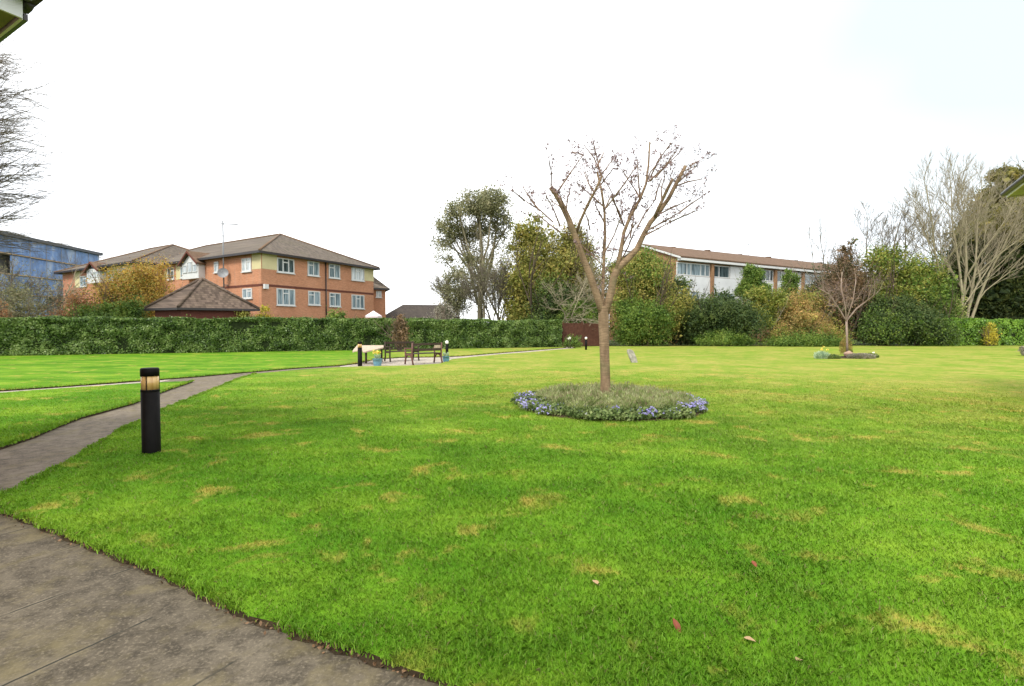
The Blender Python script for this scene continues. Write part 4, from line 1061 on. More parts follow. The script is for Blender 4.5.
S('shrub', 'cream and yellow variegated shrub left of the pale bare tree', 'shrub', 908, 962, 268, 43.4, 'green_leaf', 12000, .17, nl=10, seed=15, mats2=[('varieg', 5500, 'crown')], vb=335)
S('shrub', 'golden yellow bush growing through the right hand hedge', 'shrub', 983, 999, 322, 41.3, 'yellow_leaf', 1500, .14, nl=4, seed=16, group=None)
# right end conifer
def conifer(name, label, u0, u1, vt, d, mat, n, size, seed=0, top=None):
    rng = random.Random(seed); c = P((u0 + u1) / 2, 300, d); w_ = (u1 - u0) / F * d; H = P(0, vt, d).z
    o = thing(name, label, 'tree', (c.x, c.y, 0), GS); L1, L2 = [], []
    k = 0
    for i in range(15):
        t = i / 14; z_ = H * (.06 + .9 * t); rad = w_ * .5 * (1 - .72 * t ** 2.2)
        m_ = max(3, int(9 * (1 - t) + 3))
        for j in range(m_):
            az = j * 6.283 / m_ + k * .7; k += 1; q = rng.uniform(.45, .85)
            lb = (c.x + math.cos(az) * rad * q, c.y + math.sin(az) * rad * q, z_ + rng.uniform(-.3, .3), rad * .36 + .4, rad * .36 + .4, .6 + .25 * rng.random())
            (L2 if (top and z_ > H * top and rng.random() < .8) else L1).append(lb)
    foliage(o, L1, n, size, M[mat], clump=.35, seeds=9, shell=.4, upbias=.8, asp=.3)
    if L2: foliage(o, L2, n // 2, size, M['conifer_top'], clump=.3, seeds=9, shell=.4, upbias=.3, asp=.3)
    m_ = MB(); m_.tube([(c.x, c.y, 0), (c.x, c.y, H * .5), (c.x + .1, c.y, H * .93)], [.3, .2, .04], 7); m_.build('trunk', M['bark_dark'], o)
conifer('conifer_tree', 'huge dark layered conifer with golden top at far right', 948, 1092, 168, 50, 'conifer', 105000, .36, 5, .62)
S('conifer_tree', 'smaller dark conifer low behind the variegated shrub', 'tree', 932, 975, 238, 49, 'conifer', 11000, .2, nl=8, seed=19, prof='cone')
# behind the hedge, centre
euc = thing('eucalyptus_tree', 'tall airy grey green tree with open rounded crown behind the hedge', 'tree', tuple(P(477, 330, 50).to_2d()) + (0,), GS)
e_r = random.Random(5); tips = []; mb = MB(); eb = P(480, 330, 50)
L = []
for (u, v, ru, rv) in ((475, 205, 20, 13), (492, 202, 17, 12), (498, 218, 14, 10), (458, 212, 13, 11), (450, 230, 14, 11), (444, 242, 11, 9), (462, 236, 14, 9), (480, 228, 15, 10), (497, 236, 11, 9), (446, 262, 8, 6), (455, 276, 12, 8), (447, 290, 8, 7), (463, 292, 10, 8), (470, 262, 10, 7), (507, 226, 7, 7), (441, 225, 7, 6), (484, 262, 9, 6)):
    q = P(u, v, 50 + e_r.uniform(-2, 2)); k = 50 / F; L.append((q.x, q.y, q.z, ru * k * .9, ru * k * .9, rv * k * .9))
    b0 = P(480 + e_r.uniform(-4, 4), e_r.uniform(270, 300), 50); md = b0.lerp(q, .5) + Vector((e_r.uniform(-.4, .4), 0, -.2)); mb.tube([b0, md, q], [.13, .09, .04], 5, cap=False)
    for _ in range(4):
        e = q + Vector((e_r.gauss(0, ru * k * .5), e_r.gauss(0, 1), e_r.gauss(0, rv * k * .5))); mb.tube([md.lerp(q, .6), e], [.05, .015], 3, cap=False)
mb.tube([(eb.x, eb.y, 0), P(480, 300, 50), P(482, 260, 50), P(480, 222, 50), P(478, 205, 50)], [.30, .24, .16, .09, .04], 8)
mb.tube([P(478, 305, 50), P(470, 270, 50), P(459, 235, 50), P(456, 214, 50)], [.15, .11, .07, .03], 6)
mb.tube([P(481, 300, 50), P(492, 262, 50), P(496, 232, 50), P(493, 205, 50)], [.14, .1, .07, .03], 6)
grow(mb, tips, P(484, 318, 49), (.1, 0, 1), 5.5, .12, 0, 3, e_r, 4, .5, .1, .14)
grow(mb, tips, P(502, 325, 49), (.05, 0, 1), 5.5, .11, 0, 3, e_r, 4, .5, .1, .14)
mb.build('trunk', M['bark_pale'], euc)
foliage(euc, L, 21000, .21, M['euca'], clump=.26, seeds=20, shell=.3, upbias=.4, inner=False)
low_l = [(P(u, v, 50).x, 50 + e_r.uniform(-1.5, 1.5), P(u, v, 50).z, 1.3, 1.3, 1.1) for u, v in ((445, 255), (452, 292), (460, 305), (470, 285), (484, 282), (494, 270), (500, 250), (490, 300), (476, 248), (465, 262))]
foliage(euc, low_l, 8500, .17, M['euca'], clump=.4, seeds=20, shell=.1, upbias=.3, inner=False)

def bare_tree(name, label, u, vb, d, vt, mat, seed, kids=4, maxlev=4, spread=.45, up=.15, r=None, dirs=((0, 0, 1),), z0=None, ratio=.66, frac=.36, cat='tree', group=None, wob=.15, n0=7, leaf=None, y0=None, tw=None):
    rng = random.Random(seed); b = P(u, vb, d); zb = b.z if z0 is None else z0; H = P(u, vt, d).z - zb
    o = thing(name, label, cat, (b.x, b.y, max(zb, 0)), group); mb = MB(); tips = []
    r = r or H * .016
    for k, dr in enumerate(dirs):
        grow(mb, tips, (b.x + .12 * k * r, b.y, zb), dr, H * frac, r * (1 if k == 0 else .8), 0, maxlev, rng, kids, spread, up, wob, ratio, n0, None, .3, .0135 if d > 30 else 0)
    mb.build('trunk', M[mat], o)
    if leaf:
        n, sz, m_, sg = leaf; T = np.array([tuple(t[0]) for t in tips]); i = NR.integers(0, len(T), n)
        fast_mesh('crown', leaf_verts(T[i] + NR.normal(0, sg, (n, 3)), sz, sz * .6, .2), 4, M[m_], o)
    return o, tips
# yellow olive tree mass and bare pale tree in it
S('tree', 'tall yellow green tree directly behind the hedge end', 'tree', 502, 562, 213, 47.5, 'olive_leaf', 36000, .2, nl=15, seed=21, mats2=[('ivy_leaf', 5000, 'crown')])
S('tree', 'broad yellow green tree between the two taller ones behind the fence', 'tree', 512, 596, 224, 48.6, 'olive_leaf', 30000, .2, nl=15, seed=25)
S('tree', 'olive green tree behind the left limb of the central tree', 'tree', 540, 608, 222, 49.5, 'olive_leaf', 30000, .19, nl=14, seed=22, mats2=[('bronze', 5000, 'crown')], clump=.28)
S('shrub', 'dark green understorey bush beneath the yellow green tree', 'shrub', 512, 600, 280, 45.5, 'dark_leaf', 22000, .16, nl=11, seed=23, mats2=[('green_leaf', 6000, 'crown')])
S('shrub', 'fresh green bush rising above the brown garden fence', 'shrub', 545, 616, 301, 43.6, 'green_leaf', 16000, .14, nl=9, seed=24, vb=335)
bare_tree('bare_tree', 'pale slender branched bare tree above the brown fence', 579, 318, 43.5, 232, 'bark_pale', 31, kids=4, maxlev=4, spread=.6, up=.05, r=.15, dirs=((-.25, 0, 1), (.1, 0, 1)), z0=0, frac=.45, wob=.2)
bare_tree('bare_tree', 'low drooping bare tree in front of the yellow green tree', 556, 320, 43, 256, 'bark_pale', 32, kids=4, maxlev=4, spread=.8, up=-.03, r=.11, dirs=((-.1, 0, 1), (.3, 0, 1)), z0=0, frac=.5, wob=.22)
# small twiggy trees behind hedge near the eucalyptus
bare_tree('bare_tree', 'grey misty bare tree at the foot of the tall airy tree', 497, 320, 48, 235, 'bark_grey', 33, kids=5, maxlev=4, spread=.42, up=.2, r=.12, dirs=((0, 0, 1), (-.3, 0, 1), (.25, 0, 1)), z0=0, frac=.42, leaf=(5500, .10, 'euca', .4))
bare_tree('bare_tree', 'thin bare sapling between the bungalow and the tall airy tree', 456, 318, 52, 255, 'bark_grey', 34, kids=5, maxlev=4, spread=.5, up=.15, r=.10, dirs=((0, 0, 1), (.4, 0, 1), (-.3, 0, 1)), z0=0, frac=.42, leaf=(2500, .13, 'euca', .25))
# right side bare trees
bare_tree('bare_tree', 'large pale bare tree with fanning limbs above the right hedge', 962, 340, 43.2, 158, 'bark_pale', 41, kids=[4, 4, 3, 3, 3], maxlev=5, spread=.46, up=.10, r=.16, dirs=((.02, .1, 1), (.32, 0, 1), (-.22, -.1, 1), (-.42, .1, 1), (.12, .1, 1)), z0=0, frac=.55, wob=.09, ratio=.62)
bare_tree('bare_tree', 'fan shaped bare tree rising behind the ivy covered tree', 884, 330, 46.5, 188, 'bark_grey', 42, kids=[3, 3, 4, 3, 3], maxlev=5, spread=.54, up=.08, r=.16, dirs=((0, 0, 1), (-.32, 0, 1), (.28, 0, 1)), z0=1.0, frac=.50, wob=.08, ratio=.60)
bare_tree('bare_tree', 'thin twiggy bare tree leaning left above the bronze tree', 838, 330, 46, 212, 'bark_grey', 43, kids=[3, 4, 4, 3], maxlev=3, spread=.5, up=.08, r=.10, dirs=((-.45, 0, 1), (-.1, 0, 1)), z0=0.5, frac=.55, wob=.10, ratio=.62)

# ------------------------------------------------------------------ left background
shrub('shrub', 'golden yellow and orange leaved spreading shrub beside the tiled store', 'shrub', 88, 172, 266, 36.5, 'gold_leaf', 24000, .13, nl=15, seed=51, mats2=[('orange_leaf', 3500, 'crown'), ('ivy_leaf', 3500, 'crown')], stem='bark_brown', nstem=6, depth=4.0, clump=.24)
shrub('shrub', 'orange red twiggy bush left of the golden shrub', 'shrub', 52, 112, 294, 35, 'orange_leaf', 7500, .13, nl=8, seed=52, stem='bark_brown', nstem=6, clump=.3, depth=3)
shrub('shrub', 'low dark green bush just above the hedge below the golden shrub', 'shrub', 66, 150, 302, 33.6, 'green_leaf', 14000, .14, nl=9, seed=53, depth=2.5)
shrub('shrub', 'small yellow flowering bush beside the store behind the hedge', 'shrub', 252, 276, 305.5, 36, 'yellow_leaf', 2600, .13, nl=5, seed=54, mats2=[('green_leaf', 1200, 'crown')], depth=1.5)
shrub('shrub', 'low fresh green bush topping the hedge before the brick block', 'shrub', 318, 350, 310, 38, 'green_leaf', 3500, .14, nl=6, seed=55, depth=1.5)
shrub('shrub', 'fuzzy green bush at the right corner of the tiled store', 'shrub', 224, 256, 310, 34, 'ivy_leaf', 3500, .13, nl=6, seed=56, depth=1.2)
shrub('shrub', 'dark bronze red shrub standing before the laurel hedge', 'shrub', 393, 408, 309, 32.8, 'bronze', 3000, .12, nl=7, seed=57, prof='col', depth=1.2)
shrub('shrub', 'dusty pink twiggy bush behind the hedge by the bungalow', 'shrub', 422, 462, 303, 47, 'heather', 4500, .14, nl=6, seed=58, stem='bark_pink', nstem=5)
bare_tree('bare_tree', 'hazy bare tree rising beyond the brick block roofs', 104, 270, 78, 228, 'bark_grey', 61, kids=[4, 4, 4, 4], maxlev=4, spread=.5, up=.12, r=.22, dirs=((0, 0, 1), (-.3, 0, 1), (.35, 0, 1)), z0=0, frac=.42)
bare_tree('bare_tree', 'greenish brown bare bushy tree before the blue sheeted block', 12, 330, 37, 236, 'bark_grey', 62, kids=[4, 4, 4, 4], maxlev=4, spread=.62, up=.06, r=.12, dirs=((0, 0, 1), (.45, 0, 1), (-.4, 0, 1)), z0=0, frac=.42, leaf=(4500, .10, 'euca', .3))
bare_tree('bare_tree', 'pale thin bare sapling before the right of the blue sheeted block', 60, 330, 40, 262, 'bark_pale', 63, kids=[4, 4, 4], maxlev=3, spread=.5, up=.1, r=.10, dirs=((0, 0, 1),), z0=0, frac=.6)
shrub('shrub', 'low tangled brown green bush at the far left behind the hedge', 'shrub', -16, 46, 285, 34, 'euca', 6500, .12, nl=8, seed=59, stem='bark_grey', nstem=7, clump=.32, depth=3)
shrub('shrub', 'small rust coloured bush at the left frame edge behind the hedge', 'shrub', -8, 12, 299, 32, 'orange_leaf', 1800, .12, nl=5, seed=60, depth=1.5)
# big bare tree with drooping twigs, trunk outside the frame on the left
tr = random.Random(71); tb = thing('bare_tree', 'tall bare tree with fine drooping twigs reaching in at left edge', 'tree', (-33.5, 28.5, 0)); mb = MB(); tips = []
mb.tube([(-33.5, 28.5, 0), (-33.3, 28.4, 6), (-33.6, 28.6, 11), (-33.4, 28.5, 16)], [.42, .3, .18, .05], 9)
for i in range(150):
    z_ = 4.4 + i * .077; a = tr.uniform(-.9, .35) if i % 6 else tr.uniform(-3, 3); ln = 5.9 * (1 - (abs(z_ - 9) / 12) ** 2) * tr.uniform(.75, 1.1)
    grow(mb, tips, (-33.4, 28.5, z_), (math.cos(a), math.sin(a), tr.uniform(.25, .8)), ln, .04, 0, 3, tr, [7, 5, 4], .5, -.04, .10, .46, 6, None, .3, .008)
mb.build('trunk', M['bark_grey'], tb)

# ------------------------------------------------------------------ fence / gate
f0, f1 = Vector((3.85, 39.6)), Vector((7.0, 40.95)); fd = (f1 - f0).normalized(); FW = Wall(f0, f1)
fe = thing('garden_fence', 'dark reddish brown close boarded fence beside the hedge end', 'fence', (f0.x, f0.y, 0))
npan = 2; pl_ = FW.L / npan
for i in range(npan):
    m_ = MB(); k = 0; t = i * pl_ + .06
    while t < (i + 1) * pl_ - .08:
        o_ = .02 + (.018 if k % 2 else 0); FW.slab(m_, t, t + .145, .03, 1.80 + .01 * math.sin(k * 3.3), o_, o_ + .02); t += .135; k += 1
    m_.build('fence_panel', M['wood_fence'], fe)
    for z_ in (.35, 1.0, 1.6):
        m_ = MB(); FW.slab(m_, i * pl_ + .05, (i + 1) * pl_ - .05, z_, z_ + .07, -.05, .018); m_.build('rail', M['wood_fence'], fe)
for i in range(npan + 1):
    m_ = MB(); FW.slab(m_, i * pl_ - .05, i * pl_ + .05, 0, 1.93, -.04, .075); m_.build('post', M['wood_fence'], fe)
pq = G(572, 347.5); 
low = shrub('shrub', 'small green plant with stalks growing at the foot of the brown fence', 'plant', 561, 583, 334, 38, 'green_leaf', 1500, .12, nl=5, seed=80, depth=.8)

# ------------------------------------------------------------------ bollard lights
def bollard(x, y, h, r, label, lens='amber', ball=False):
    o = thing('bollard_light', label, 'bollard light', (x, y, 0), 'bollard lights along the paths')
    k = 24; m_ = MB(); m_.tube([(x, y, -.04), (x, y, .02), (x, y, h * .745)], [r, r, r], k)
    m_.tube([(x, y, h * .725), (x, y, h * .748)], r * 1.02, k); m_.build('post', M['black'], o)
    m_ = MB(); m_.tube([(x, y, h * .748), (x, y, h * .905)], r * .955, k)
    m_.build('lens', M[lens], o)
    m_ = MB()
    for a in (-1.35, .75, 2.85): m_.obox((x + math.cos(a) * r * .965, y + math.sin(a) * r * .965, h * .827), (math.cos(a) * .004, math.sin(a) * .004, 0), (-math.sin(a) * .005, math.cos(a) * .005, 0), (0, 0, h * .08))
    m_.build('lens_clip', M['black' if not ball else 'white'], o)
    m_ = MB(); m_.tube([(x, y, h * .905), (x, y, h * .985), (x, y, h)], [r * 1.01, r * 1.01, r * .9], k); m_.build('cap', M['black'], o)
    return o
b1 = G(151.5, 452.5); bollard(b1.x, b1.y, 1.015, .096, 'large near black bollard light with amber lens beside the path')
b2 = G(360, 365); bollard(b2.x, b2.y, .92, .085, 'short black bollard light left of the benches by pale table')
M['lens_sky_white'] = plain('sky_reflection_lens', lin(226, 224, 214), .3, .05, 5, .5)  # white base colour stands in for sky reflected in the bollard lens
def add_sky_lens_bollard(u, v, d_, label, h=.82):
    q = G(u, v); o = thing('sky_lens_bollard', label, 'garden light', (q.x, q.y, 0), 'bollard lights with painted sky reflection'); m_ = MB(); m_.tube([(q.x, q.y, 0), (q.x, q.y, h * .78)], .07, 12); m_.build('post', M['black'], o)
    m_ = MB(); pts = []; rad = []
    for i in range(9):
        a = math.pi * i / 8; pts.append((q.x, q.y, h - .09 - .09 * math.cos(a))); rad.append(max(.01, .085 * math.sin(a)))
    m_.tube(pts, rad, 14); m_.build('lens', M['lens_sky_white'], o); return o
add_sky_lens_bollard(447, 358, 25, 'black bollard light, lens whitened by painted sky reflection, right of the benches', .85)
add_sky_lens_bollard(586, 349.8, 34, 'black bollard light, lens whitened by painted sky reflection, before the brown fence post', .85)
q_ = P(569, 338.2, 37.5); wf = thing('white_bloom', 'single small white bloom on a stalk before the brown fence', 'flower', (q_.x, q_.y, 0)); m_ = MB()
m_.tube([(q_.x, q_.y, 0), (q_.x, q_.y, q_.z)], .015, 4); m_.build('stalk', M['low_leaf'], wf)
fast_mesh('petals', leaf_verts(np.array(q_) + NR.normal(0, .045, (40, 3)), .10, .07), 4, M['petal_white'], wf)

# ------------------------------------------------------------------ benches
def bench(loc, rz, slat_back, label, wdt=1.5):
    o = thing('garden_bench', label, 'bench', (loc[0], loc[1], -.034), 'benches on the patio')
    c, s = math.cos(rz), math.sin(rz)
    T = lambda x_, y_, z_: Vector((loc[0] + x_ * c - y_ * s, loc[1] + x_ * s + y_ * c, z_ - .034))
    X, Y_, Z = Vector((c, s, 0)), Vector((-s, c, 0)), Vector((0, 0, 1))
    def bx(m_, x0, x1, y0, y1, z0, z1): m_.obox(T((x0 + x1) / 2, (y0 + y1) / 2, (z0 + z1) / 2), X * (x1 - x0) / 2, Y_ * (y1 - y0) / 2, Z * (z1 - z0) / 2)
    h = wdt / 2; wood = M['wood_dark']; leg = M['iron'] if not slat_back else wood
    m_ = MB()
    for i in range(5): bx(m_, -h + .05, h - .05, -.27 + i * .105, -.185 + i * .105, .42, .45)
    m_.build('seat', wood, o)
    m_ = MB(); bx(m_, -h + .05, h - .05, .235, .265, .78, .87)
    if slat_back:
        bx(m_, -h + .05, h - .05, .235, .265, .50, .56)
        for i in range(11): t = -h + .12 + i * (wdt - .24) / 10; bx(m_, t - .018, t + .018, .24, .26, .56, .78)
    else:
        bx(m_, -h + .05, h - .05, .235, .265, .54, .64)
    m_.build('backrest', wood, o)
    for sx in (-1, 1):
        x0 = sx * h; t = .03
        m_ = MB(); m_.tube([T(x0 * .98, -.30, 0), T(x0 * .98, -.25, .22), T(x0 * .98, -.26, .44), T(x0 * .98, -.28, .64)], [.035] * 4, 6); m_.build('leg', leg, o)
        m_ = MB(); m_.tube([T(x0 * .98, .32, 0), T(x0 * .98, .24, .22), T(x0 * .98, .24, .5), T(x0 * .98, .27, .88)], [.035] * 4, 6); m_.build('leg', leg, o)
        m_ = MB(); bx(m_, x0 * .98 - .03, x0 * .98 + .03, -.32, .26, .635, .675); m_.build('armrest', leg, o)
        m_ = MB(); bx(m_, x0 * .98 - .018, x0 * .98 + .018, -.26, .25, .37, .42)
        if not slat_back:
            m_.tube([T(x0 * .98, -.25, .22), T(x0 * .98, -.12, .36), T(x0 * .98, 0, .39), T(x0 * .98, .12, .36), T(x0 * .98, .24, .22)], .03, 5)
        m_.build('side_rail', leg, o)
    return o, T, X, Y_
bench((-5.0, 23.6), math.radians(37), True, 'brown wooden bench with vertical back slats, left of two', 1.42)
b_o, T, X, Y_ = bench((-3.70, 21.78), math.radians(223), False, 'dark bench with two broad back boards, seen from behind, right of two', 1.47)
m_ = MB(); m_.obox(T(-.50, .272, .71), X * .15, Y_ * .006, Vector((0, 0, .06))); m_.build('plaque', M['wood_pale'], b_o)

# pale tilted table top
tq = P(369, 348, 22); pt = thing('low_table', 'pale weathered pointed table top on brown legs left of the benches', 'table', (tq.x, tq.y, 0))
m_ = MB(); top = [P(357, 345.3, 22.8), P(383.5, 345.2, 22.4), P(383.6, 347.2, 21.8), P(373.5, 349.6, 21.3), P(363.6, 352.0, 20.9), P(361.5, 349.2, 21.2), P(352.5, 351.3, 21.4), P(353, 350.0, 21.8)]
vs = [Vector(t) for t in top]; lo = [v - Vector((0, 0, .05)) for v in vs]; n_ = len(vs)
m_.raw(vs + lo, [tuple(range(n_)), tuple(reversed(range(n_, 2 * n_)))] + [(i, i + n_, (i + 1) % n_ + n_, (i + 1) % n_) for i in range(n_)]); m_.build('table_top', M['wood_pale'], pt)
for (u, v, d_) in ((381.5, 347, 22.2), (360, 346.6, 22.4), (366, 350, 21.4)):
    q = P(u, v, d_); m_ = MB(); m_.tube([(q.x, q.y, 0), (q.x, q.y, q.z - .04)], .045, 7); m_.build('leg', M['wood_dark'], pt)

# blue pots
def pot(u, v, w_, h, label, flowers, zg=-.04):
    q = G(u, v); o = thing('plant_pot', label, 'plant pot', (q.x, q.y, zg), 'blue pots on the patio'); m_ = MB(); r = w_ / 2
    m_.tube([(q.x, q.y, zg), (q.x, q.y, zg + .02), (q.x, q.y, zg + h * .45), (q.x, q.y, zg + h * .86), (q.x, q.y, zg + h * .87), (q.x, q.y, zg + h)], [r * .72, r * .78, r * .95, r * 1.0, r * 1.08, r * 1.06], 20, cap=False)
    m_.build('pot', M['pot'], o)
    m_ = MB(); m_.tube([(q.x, q.y, zg + h * .5), (q.x, q.y, zg + h * .93)], [r * .9, r * .98], 16); m_.build('soil', M['soil'], o)
    n = 160; a = NR.uniform(0, 6.28, n); e = NR.uniform(0, .55, n); ax = np.stack([np.cos(a) * e, np.sin(a) * e, np.ones(n)], 1)
    c = np.array([q.x, q.y, zg + h * .95]) + ax * NR.uniform(.03, .13, (n, 1)) + np.stack([np.cos(a), np.sin(a), 0 * a], 1) * r * .4
    fast_mesh('foliage', leaf_verts(c, .16, .025, 0, ax), 4, M['glaucous'], o)
    if flowers:
        n = 70; k = NR.integers(0, 7, n); cc = NR.normal(0, .085, (7, 3)) * (1, 1, .35)
        c = np.array([q.x + .02, q.y, zg + h + .24]) + cc[k] + NR.normal(0, .018, (n, 3)); fast_mesh('petals', leaf_verts(c, .075, .06), 4, M['daff'], o)
    return o
pot(377.5, 365.0, .36, .30, 'blue glazed pot of yellow daffodils left of the benches', True)
pot(446, 361.3, .30, .27, 'blue glazed pot without flowers at right end of the benches', False)

# grey leaning slab, brown mound at the right edge
q = G(634.5, 362.5); sl_ = MB(); ax_ = Vector((1, .25, 0)).normalized(); ay_ = Vector((-.25, 1, 0)).normalized(); up_ = (Vector((-.36, .12, 1))).normalized()
prof = [(-.13, 0), (.13, 0), (.145, .2), (.14, .45), (.10, .56), (0, .60), (-.10, .57), (-.14, .46), (-.145, .2)]
fr_ = [q + ax_ * a + up_ * b - ay_ * .05 for a, b in prof]; bk_ = [q + ax_ * a + up_ * b + ay_ * .06 for a, b in prof]; n_ = len(prof)
sl_.raw(fr_ + bk_, [tuple(range(n_)), tuple(reversed(range(n_, 2 * n_)))] + [(i, (i + 1) % n_, (i + 1) % n_ + n_, i + n_) for i in range(n_)])
tag(sl_.build('stone_slab', M['stone']), 'small grey rounded stone slab leaning left on the open lawn', 'stone slab')
shrub('shrub', 'low brown heathery mound at the right edge of the lawn', 'plant', 1019, 1046, 346, 27, 'heather', 2600, .07, nl=6, seed=90, depth=.9, stem='bark_brown')

# ------------------------------------------------------------------ small ornamental tree in its own bed
bx_, by_ = BED2_C
bd = MB(); bd.tube([(bx_, by_, -.02), (bx_, by_, .006), (bx_, by_, .03)], [BED2_R * .86, BED2_R * .86, BED2_R * .7], 28); bd.build('flower_bed', M['soil'], kind='structure')
sb = G(847.5, 356.5); o = thing('ornamental_tree', 'small bare ornamental tree with umbrella of twigs in a little bed', 'tree', (sb.x, sb.y, 0)); rg = random.Random(12); mb = MB(); tips = []
d_ = sb.y; mb.tube([(sb.x, sb.y, -.03), P(847, 340, d_), P(846.5, 320, d_)], [.06, .05, .05], 8)
for (pts, r) in (([(846.5, 321), (838, 307), (829, 294)], .05), ([(846.5, 321), (856, 309), (868, 300), (876, 294)], .05), ([(846.5, 322), (845, 305), (841, 288), (842, 272)], .045), ([(846.5, 320), (853, 300), (856, 280)], .04), ([(829, 294), (818, 288)], .03), ([(838, 307), (826, 305)], .025)):
    pp_ = [P(u, v, d_ + rg.uniform(-.5, .5) * (i > 0)) for i, (u, v) in enumerate(pts)]; r *= .75
    mb.tube(pp_, [r * (1 - .4 * i / len(pp_)) for i in range(len(pp_))], 6, cap=False)
    for k in range(5):
        i = rg.randrange(1, len(pp_)); q = pp_[i - 1].lerp(pp_[i], rg.uniform(.4, 1)); grow(mb, tips, q, (rg.uniform(-1, 1), rg.uniform(-1, 1), rg.uniform(.2, 1.3)), .72, .011, 1, 4, rg, 3, .6, .08, .16, .68, 5)
mb.build('trunk', M['bark_pink'], o)
T_ = np.array([tuple(t[0]) for t in tips]); i = NR.integers(0, len(T_), 900); fast_mesh('buds', leaf_verts(T_[i] + NR.normal(0, .05, (900, 3)), .045, .03), 4, M['bud'], o)
q = G(849, 357.0); rk = MB(); bm = bmesh.new(); bmesh.ops.create_icosphere(bm, subdivisions=3, radius=1)
for v in bm.verts:
    n_ = math.sin(v.co.x * 5 + 1) * math.cos(v.co.y * 4) * .12 + math.sin(v.co.z * 7) * .06; v.co *= 1 + n_; v.co.x *= .22; v.co.y *= .18; v.co.z *= .15
me = bpy.data.meshes.new('rock'); bm.to_mesh(me); bm.free(); ro = link_mesh('rock', me, M['rock']); ro.location = (q.x - .25, q.y - .35, .16); tag(ro, 'pale pinkish rock at the foot of the small ornamental tree', 'rock')
def tuftplant(name, label, cat, u, v, r, h, n, mat, flowers=None, spiky=True, L=.2, W=.03, group=None, asp=1.0):
    q = G(u, v); o = thing(name, label, cat, (q.x, q.y, 0), group)
    a = NR.uniform(0, 6.28, n); e = NR.uniform(0, 1, n) ** .6; ax = np.stack([np.cos(a) * e * .6, np.sin(a) * e * .6, np.ones(n)], 1)
    c = np.stack([q.x + np.cos(a) * e * r * asp, q.y + np.sin(a) * e * r * .8, NR.uniform(.1, 1, n) * h * (1 - .4 * e ** 2)], 1)
    fast_mesh('foliage', leaf_verts(c, L, W, 0, ax if spiky else None), 4, M[mat], o)
    if flowers:
        m_, nf, hh = flowers; k = NR.integers(0, nf, nf * 10); cc = np.stack([q.x + NR.uniform(-r, r, nf) * .8, q.y + NR.uniform(-r, r, nf) * .5, hh + NR.uniform(-.05, .12, nf)], 1)
        fast_mesh('petals', leaf_verts(cc[k] + NR.normal(0, .022, (nf * 10, 3)), .07, .05), 4, M[m_], o)
    return o
tuftplant('daffodil_clump', 'blue green daffodil clump with pale flowers left of the small tree', 'flowers', 821.5, 358.5, .34, .32, 700, 'glaucous', ('daff', 4, .45), L=.22, W=.03)
tuftplant('heather_plant', 'grey mauve heather mound right of the small tree', 'plant', 861, 358.3, .62, .24, 2300, 'heather', L=.09, W=.04)
tuftplant('heather_plant', 'brownish low plant left of the rock in the small bed', 'plant', 832.5, 358.7, .36, .2, 900, 'low_leaf', L=.08, W=.04)
tuftplant('daffodil_clump', 'small green clump with one pale flower at right of the small bed', 'flowers', 870.5, 357.5, .36, .2, 700, 'low_leaf', ('petal_white', 1, .22), L=.14)
tuftplant('twiggy_plant', 'short rust brown twiggy plant hugging the small tree trunk', 'plant', 846, 354.5, .34, .95, 900, 'tan_leaf', L=.13, W=.025)

# ------------------------------------------------------------------ central tree and its bed
bd = MB(); bd.tube([(BED_C.x, BED_C.y, -.02), (BED_C.x, BED_C.y, .008), (BED_C.x, BED_C.y, .05)], [BED_R, BED_R, BED_R * .82], 48); bd.build('flower_bed', M['soil'], kind='structure')
TYY = 9.95; tx = P(605.3, 393, TYY).x
ct = thing('pollarded_tree', 'cut back ornamental tree with spreading limbs in the round flower bed', 'tree', (tx, TYY, 0)); rg = random.Random(21)
tk = MB(); tk.tube([(tx + .01, TYY, -.03), (tx, TYY, .12), P(605.4, 380, TYY), P(604.6, 355, TYY), P(604, 335, TYY), P(603.6, 318, TYY), P(603.4, 306, TYY)], [.150, .106, .094, .091, .096, .104, .092], 16, cap=False)
tk.build('trunk', M['bark_cherry'], ct)
limbs = [
    ([(604, 318), (598.5, 300), (591, 278), (583, 258), (576.5, 240), (569, 220), (561, 203), (555, 193), (550.5, 187)], .083, .042, -.2, 1),
    ([(603.5, 316), (603, 296), (603.5, 270), (605, 237), (604.5, 212), (601.5, 190), (597, 172)], .040, .020, .25, 0),
    ([(604, 318), (609.5, 298), (614, 277), (618, 268), (628, 259), (637, 249), (643, 236), (650, 223), (659, 212), (669, 198), (678, 180), (685.5, 166)], .088, .032, .1, 1),
    ([(617, 269), (621, 250), (624, 232), (630, 217), (640, 199), (646, 184), (648.5, 165), (649.8, 142)], .050, .016, .55, 0),
    ([(655, 216), (661, 203), (667, 190), (673, 178.5)], .038, .028, -.25, 1),
    ([(575.5, 236), (580, 222), (587, 206), (595, 191), (602, 176)], .034, .020, -.5, 0),
    ([(604.5, 210), (611, 196), (619, 212), (624, 226)], .016, .016, .3, 0),
]
lm = MB(); lp = []
for pts, r0, r1, dy, cut in limbs:
    pp_ = [P(u, v, TYY + dy * i / (len(pts) - 1)) for i, (u, v) in enumerate(pts)]
    r0 *= .92; m_ = MB(); rr_ = [r0 + (r1 - r0) * (i / (len(pp_) - 1)) ** .8 for i in range(len(pp_))]
    rr_ = [a * rg.uniform(.95, 1.06) for a in rr_]; m_.tube(pp_, rr_, 10, cap=True); m_.build('limb', M['bark_cherry'] if r0 > .028 else M['bark_brown'], ct); lp.append((pp_, rr_))
